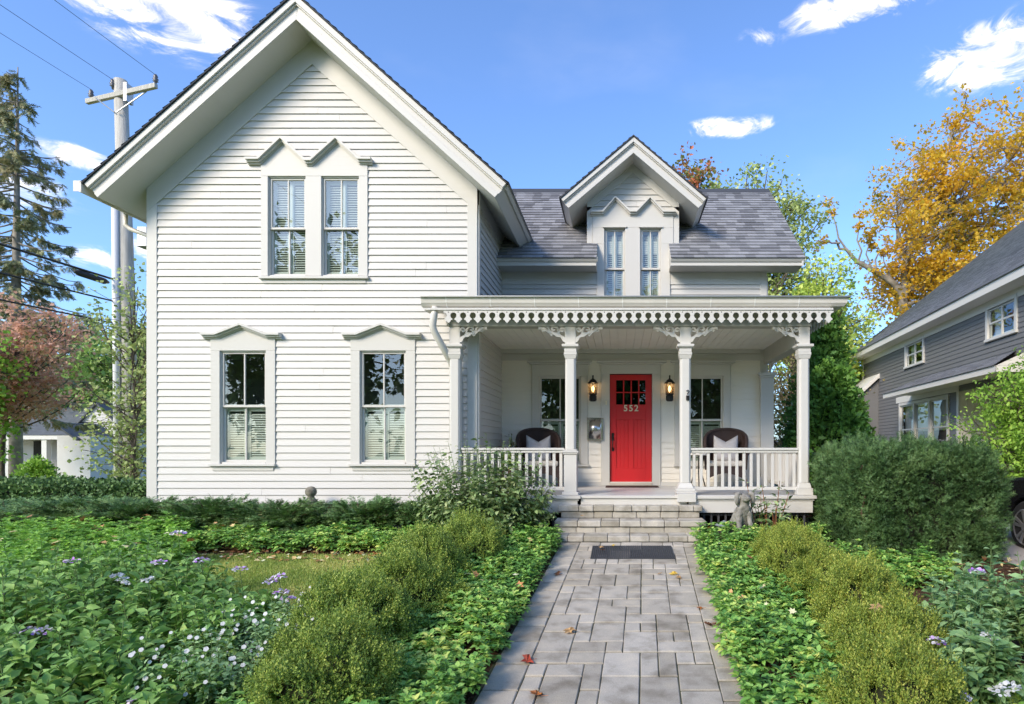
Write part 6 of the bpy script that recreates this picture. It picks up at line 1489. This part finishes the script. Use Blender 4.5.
# porch plants
def pot(x,y,r,h,label,m):
    o=MB().lathe([(r*.7,0),(r,h*.9),(r*1.08,h*.9),(r*1.08,h),(r*.9,h),(r*.88,h*.93)],(x,y,DZ),18).build('plant_pot',m,smooth=False); setp(o,label,'pot')
pot(-2.0,10.9,.14,.42,'dark plant pot standing in the left inner corner of the porch',plain('dark_glaze',(.05,.05,.05),.3))
stemshrub('potted_plant','tall pale variegated plant in the left inner corner of the porch',(-2.0,10.9,DZ+.36),.17,.15,.85,9,LM['dry'],.085,12,114,cat='plant',stem=STEMG,droop=.1,leafw=.35,top=.6)
pot(-1.87,10.2,.15,.38,'second plant pot between the corner pot and the left wicker chair',plain('terracotta_glaze',(.16,.09,.06),.5))
stemshrub('potted_plant','low bushy potted plant with cream leaves beside the left wicker chair',(-1.87,10.2,DZ+.34),.26,.2,.42,22,LM['lime'],.085,9,115,cat='plant',stem=STEMG,droop=.1,leafw=.5,top=.5)
# right-hand maple
tree('maple_tree','bright green leaning maple at the right edge in front of the grey house',(8.0,11.3,0),3.3,(-.1,0,1.75),(1.42,1.1,1.42),80,.085,17000,LM['bright'],27,.05,clump=.24,tmpl=LEAF4N,sub=4)
# ---------- flower beds
def head(name,m,p,n,r,size,parent,rng,flat=.5):
    v=nrm(rng.normal(size=(n,3))); v[:,2]=np.abs(v[:,2])*flat; P=np.array(p)+v*r; 
    V,f=scatter([(-.5,.2,0),(0,-.1,0),(.5,.2,0),(.45,.8,.05),(0,1,.0),(-.45,.8,.05)],[[(0,1,2,3),(0,3,4,5)]],P,nrm(v*[1,1,.4]+rng.normal(size=(n,3))*.3),nrm(v+[0,0,.6]),size*rng.uniform(.7,1.2,n)); return npobj(name,V,f,m,parent)
def lantana(x,y,h,r,seed,label,m,heads,leaf=.10,nst=38,kind=VIO,grp='leafy flowering plants in the left bed',hp=.036,hs=.022,nper=11):
    root,ends,rng=stemshrub('flowering_plant',label,(x,y,g1(x,y)),r,r,h,nst,m,leaf,nper,seed,cat='plant',stem=STEMG,droop=.02,pair=True,leafw=.56,top=.55,r0=.007,group=grp,low=.25)
    return root,ends,rng
HD=np.random.default_rng(9)
def addflower(root,px,py,Y,m=VIO,r=.038,size=.024,n=34,stemh=.2):
    p=at(px,py,Y)-Vector(root.location); head('flower_head',m,tuple(p),n,r,size,root,HD,.45)
    MB().tube([(p.x,p.y,p.z),(p.x+.02,p.y+.01,p.z-stemh)],[.003,.004],4).build('flower_stem',STEMG,root,local=True)
pl=[(-4.55,5.75,.80,.55),(-3.95,5.55,.6,.48),(-5.3,5.6,.78,.55),(-3.25,5.2,.42,.36),(-4.3,5.05,.74,.5),(-3.6,4.85,.56,.44),(-5.0,4.9,.72,.5),(-3.0,4.6,.55,.4),(-4.1,4.3,.62,.5),(-3.4,4.1,.55,.45),(-4.75,4.2,.62,.5),(-2.9,3.85,.45,.4),(-3.7,3.6,.5,.45)]
fl_=[[(178,534,5.7),(72,562,5.7)],[(201,561,5.5),(160,563,5.5)],[(8,594,5.1)],[(240,570,5.35),(279,577,5.35),(270,582,5.3),(281,593,5.3),(288,600,5.3)],[(122,580,5.1,1),(128,583,5.05,1),(117,576,5.1,1)],[(148,580,4.85,1)],[],[],[(85,668,4.2,1)],[(42,632,4.4)],[(25,632,4.5)],[],[(140,702,3.6)]]
desc=['tallest leafy plant at the back of the left bed, topped by a violet flower head','leafy plant with two violet flower heads, back row of the left bed','leafy plant at the far left with a violet flower head at the picture edge','leafy plant with a cluster of pale violet heads beside the lawn','leafy plant in the middle of the left bed with three small white blooms','leafy plant with a single white bloom in the middle of the left bed','leafy flowerless plant at the left side of the bed, middle row','low leafy plant right of the middle row, behind the white flowers','leafy plant in the front row with one fading white bloom','leafy plant near the front with a small violet head','leafy plant in the left front corner with a small violet head','lowest leafy plant at the front right of the bed','nearest leafy plant with a violet head at the bottom edge of the picture']
for i,(x,y,h,r) in enumerate(pl):
    h*=1.0 if y>5 and x>-4.1 else 1.1
    root,ends,rr=lantana(x,y,h,r,200+i,desc[i],LM['lant'],0)
    for f_ in fl_[i]: addflower(root,f_[0],f_[1],f_[2],WHP if len(f_)>3 else VIO,r=.03 if len(f_)>3 else .05)
# white flowers
root,ends,rr=stemshrub('white_flower_plant','airy plant covered in small white flowers in front of the left boxwoods',(-2.62,4.62,g1(0,4.62)),.42,.42,.66,70,LM['sage'],.045,14,300,cat='plant',stem=STEMG,pair=True,leafw=.6,top=.4,r0=.004)
E_=np.array(ends); parts=[]
for e in E_[:30]:
    for _ in range(2):
        c=e+HD.normal(size=3)*.04+[0,0,.01]; n=5; a=np.arange(n)*1.257; F=np.stack([np.cos(a),np.sin(a)*.5,np.sin(a)*.85],-1); parts.append(scatter([(-.5,.2,0),(0,-.1,0),(.5,.2,0),(.45,.8,.05),(0,1,.0),(-.45,.8,.05)],[[(0,1,2,3),(0,3,4,5)]],np.tile(c,(n,1)),F,np.tile([0,-1.1,.6],(n,1)),HD.uniform(.010,.017)*np.ones(n)))
V,f=join(parts); o=npobj('blossoms',V,f,WHP,root); o['kind']='stuff'
root2=copy_tree(root); root2.location=(-2.75,4.0,g1(0,4.0)); root2.rotation_euler=(0,0,.35); root2['label']='second airy white-flowered plant, nearer the camera at the bottom of the view'; root['group']=root2['group']='white-flowered plants'
# right corner plants
rp=[(2.56,4.5,.86,.34),(2.95,4.95,.92,.42),(2.36,3.9,.70,.32),(3.15,4.4,1.05,.46)]
rd=['grey-green leafy plant at the right edge with a violet flower head on its left side','grey-green leafy plant behind the corner clump, tipped by a violet flower','lowest grey-green plant in the bottom right corner with white blooms','grey-green leafy plant half cut by the right edge of the picture']
rf=[[(936,642,4.05),(940,671,3.95)],[(977,572,4.5)],[(961,697,3.6),(1000,692,3.6,1),(1010,688,3.6,1)],[(989,638,3.85,1)]]
for i,(x,y,h,r) in enumerate(rp):
    root,ends,rr=lantana(x,y,h,r,320+i,rd[i],LM['sage'],0,leaf=.10,nst=44,grp='grey-green plants in the right corner')
    for f_ in rf[i]: addflower(root,f_[0],f_[1],f_[2],WHP if len(f_)>3 else VIO,r=.042)
# tan leaf caught in the boxwood
leafthing(880,612,.09,LT,.5,'pale tan leaf caught on the fifth right boxwood',Y=4.3)
leafthing(354,582,.07,LY,.9,'pale yellow leaf caught on the third left boxwood',Y=5.9)
# ================================================================== WORLD, SUN, CAMERA
SUN_EL,SUN_AZ=R(32),math.atan2(-.60,-.80)
w=bpy.data.worlds.new('World'); scene.world=w; w.use_nodes=True; nt=w.node_tree; bg=nt.nodes['Background']
sky=nt.nodes.new('ShaderNodeTexSky'); sky.sky_type='NISHITA'; sky.sun_disc=False; sky.sun_elevation=SUN_EL; sky.sun_rotation=SUN_AZ; sky.air_density=1.0; sky.dust_density=1.6; sky.ozone_density=3.0; sky.altitude=200
tc=nt.nodes.new('ShaderNodeTexCoord'); sp=nt.nodes.new('ShaderNodeSeparateXYZ'); nt.links.new(tc.outputs['Generated'],sp.inputs[0])
def MT(op,a,b=None,c=None):
    n=N(nt,'ShaderNodeMath',operation=op)
    for i,q in enumerate((a,b,c)):
        if q is None: continue
        if isinstance(q,(int,float)): n.inputs[i].default_value=q
        else: nt.links.new(q,n.inputs[i])
    return n.outputs[0]
mpn=nt.nodes.new('ShaderNodeMapping'); mpn.inputs['Scale'].default_value=(1,1,2.4); nt.links.new(tc.outputs['Generated'],mpn.inputs[0])
nz=N(nt,'ShaderNodeTexNoise',Scale=15.0,Detail=10,Roughness=.66,Distortion=.8); nt.links.new(mpn.outputs[0],nz.inputs['Vector'])
nz2=N(nt,'ShaderNodeTexNoise',Scale=2.2,Detail=5); nt.links.new(mpn.outputs[0],nz2.inputs['Vector'])
total=None
for px,py,rx,ry,st_ in ((165,6,95,26,1.0),(150,38,45,14,.45),(72,155,26,9,.95),(98,258,26,9,.8),(150,250,22,10,.9),(727,127,36,8,.9),(990,54,50,26,1.0),(862,4,62,14,.95),(765,36,20,8,.4),(40,330,60,14,.5),(-300,100,200,60,1),(1400,60,200,50,1),(500,-250,220,60,.8)):
    d=at(px,py,1.0)-Vector((0,0,EYE)); d.normalize(); s_=1/d.y
    # angular ellipse around this direction
    u=Vector((d.y,-d.x,0)).normalized(); v=u.cross(d)*-1 if u.cross(d).z<0 else u.cross(d)
    du=N(nt,'ShaderNodeVectorMath',operation='DOT_PRODUCT'); nt.links.new(tc.outputs['Generated'],du.inputs[0]); du.inputs[1].default_value=u
    dv=N(nt,'ShaderNodeVectorMath',operation='DOT_PRODUCT'); nt.links.new(tc.outputs['Generated'],dv.inputs[0]); dv.inputs[1].default_value=v
    dd=N(nt,'ShaderNodeVectorMath',operation='DOT_PRODUCT'); nt.links.new(tc.outputs['Generated'],dd.inputs[0]); dd.inputs[1].default_value=d
    ang=math.sqrt(1+((px-PX0)/FL)**2+((py-PY0)/FL)**2)
    eu=MT('POWER',MT('ABSOLUTE',MT('MULTIPLY',du.outputs['Value'],FL*ang/rx/1.6)),2); ev=MT('POWER',MT('ABSOLUTE',MT('MULTIPLY',dv.outputs['Value'],FL*ang/ry/1.6)),2)
    e=MT('SUBTRACT',1.0,MT('SQRT',MT('ADD',eu,ev))); e=MT('MULTIPLY',MT('MAXIMUM',MT('MULTIPLY',e,MT('GREATER_THAN',dd.outputs['Value'],0.0)),0.0),st_)
    total=e if total is None else MT('MAXIMUM',total,e)
nn_=MT('SUBTRACT',nz.outputs[0],.5); dens=MT('ADD',MT('MULTIPLY',total,1.25),MT('MULTIPLY',nn_,4.2))
mask=MT('MULTIPLY',dens,MT('MINIMUM',MT('MULTIPLY',total,2.6),1.0))
cr_=ramp(nt,[(0.0,(0,0,0)),(1.0,(.85,.85,.85))],mask); cr_.color_ramp.interpolation='EASE'
wisp=ramp(nt,[(.56,(0,0,0)),(.90,(.20,.20,.20))],nz2.outputs[0])
allm=MT('MAXIMUM',cr_.outputs[0],MT('MULTIPLY',wisp.outputs[0],.55))
mx=N(nt,'ShaderNodeMix',data_type='RGBA'); nt.links.new(allm,mx.inputs['Factor']); tint=N(nt,'ShaderNodeMix',data_type='RGBA',blend_type='MULTIPLY'); tint.inputs['Factor'].default_value=1; tint.inputs['B'].default_value=(.71,1.02,1.42,1); nt.links.new(sky.outputs[0],tint.inputs['A']); nt.links.new(tint.outputs['Result'],mx.inputs['A']); cc_=ramp(nt,[(.35,(.62,.66,.74)),(.62,(1,1,1))],nz.outputs[0]); cs_=N(nt,'ShaderNodeMix',data_type='RGBA',blend_type='MULTIPLY'); cs_.inputs['Factor'].default_value=1; cs_.inputs['B'].default_value=(6.6,6.7,6.9,1); nt.links.new(cc_.outputs[0],cs_.inputs['A']); nt.links.new(cs_.outputs['Result'],mx.inputs['B'])
nt.links.new(mx.outputs['Result'],bg.inputs['Color']); bg.inputs['Strength'].default_value=.15
sl=bpy.data.lights.new('sun','SUN'); sl.energy=2.0; sl.angle=R(19); sl.color=(1,.92,.80)
so=bpy.data.objects.new('sun',sl); COL.objects.link(so); sd_=Vector((math.sin(SUN_AZ)*math.cos(SUN_EL),math.cos(SUN_AZ)*math.cos(SUN_EL),math.sin(SUN_EL))); so.rotation_euler=sd_.to_track_quat('Z','Y').to_euler(); so.location=sd_*60
cam=bpy.data.cameras.new('camera'); co=bpy.data.objects.new('camera',cam); COL.objects.link(co); co.location=(0,0,EYE); co.rotation_euler=(R(90),0,0)
cam.sensor_width=36; cam.lens=FL/1024*36; cam.shift_x=(512-PX0)/1024; cam.shift_y=(PY0-352)/1024; cam.clip_end=2000; cam.clip_start=.05; scene.camera=co
scene.view_settings.view_transform='Standard'; scene.view_settings.look='None'; scene.view_settings.gamma=1; scene.view_settings.exposure=.87; scene.view_settings.use_white_balance=True; scene.view_settings.white_balance_temperature=7600; scene.view_settings.white_balance_tint=13
scene.cycles.max_bounces=8; scene.cycles.transparent_max_bounces=12; scene.cycles.use_denoising=True
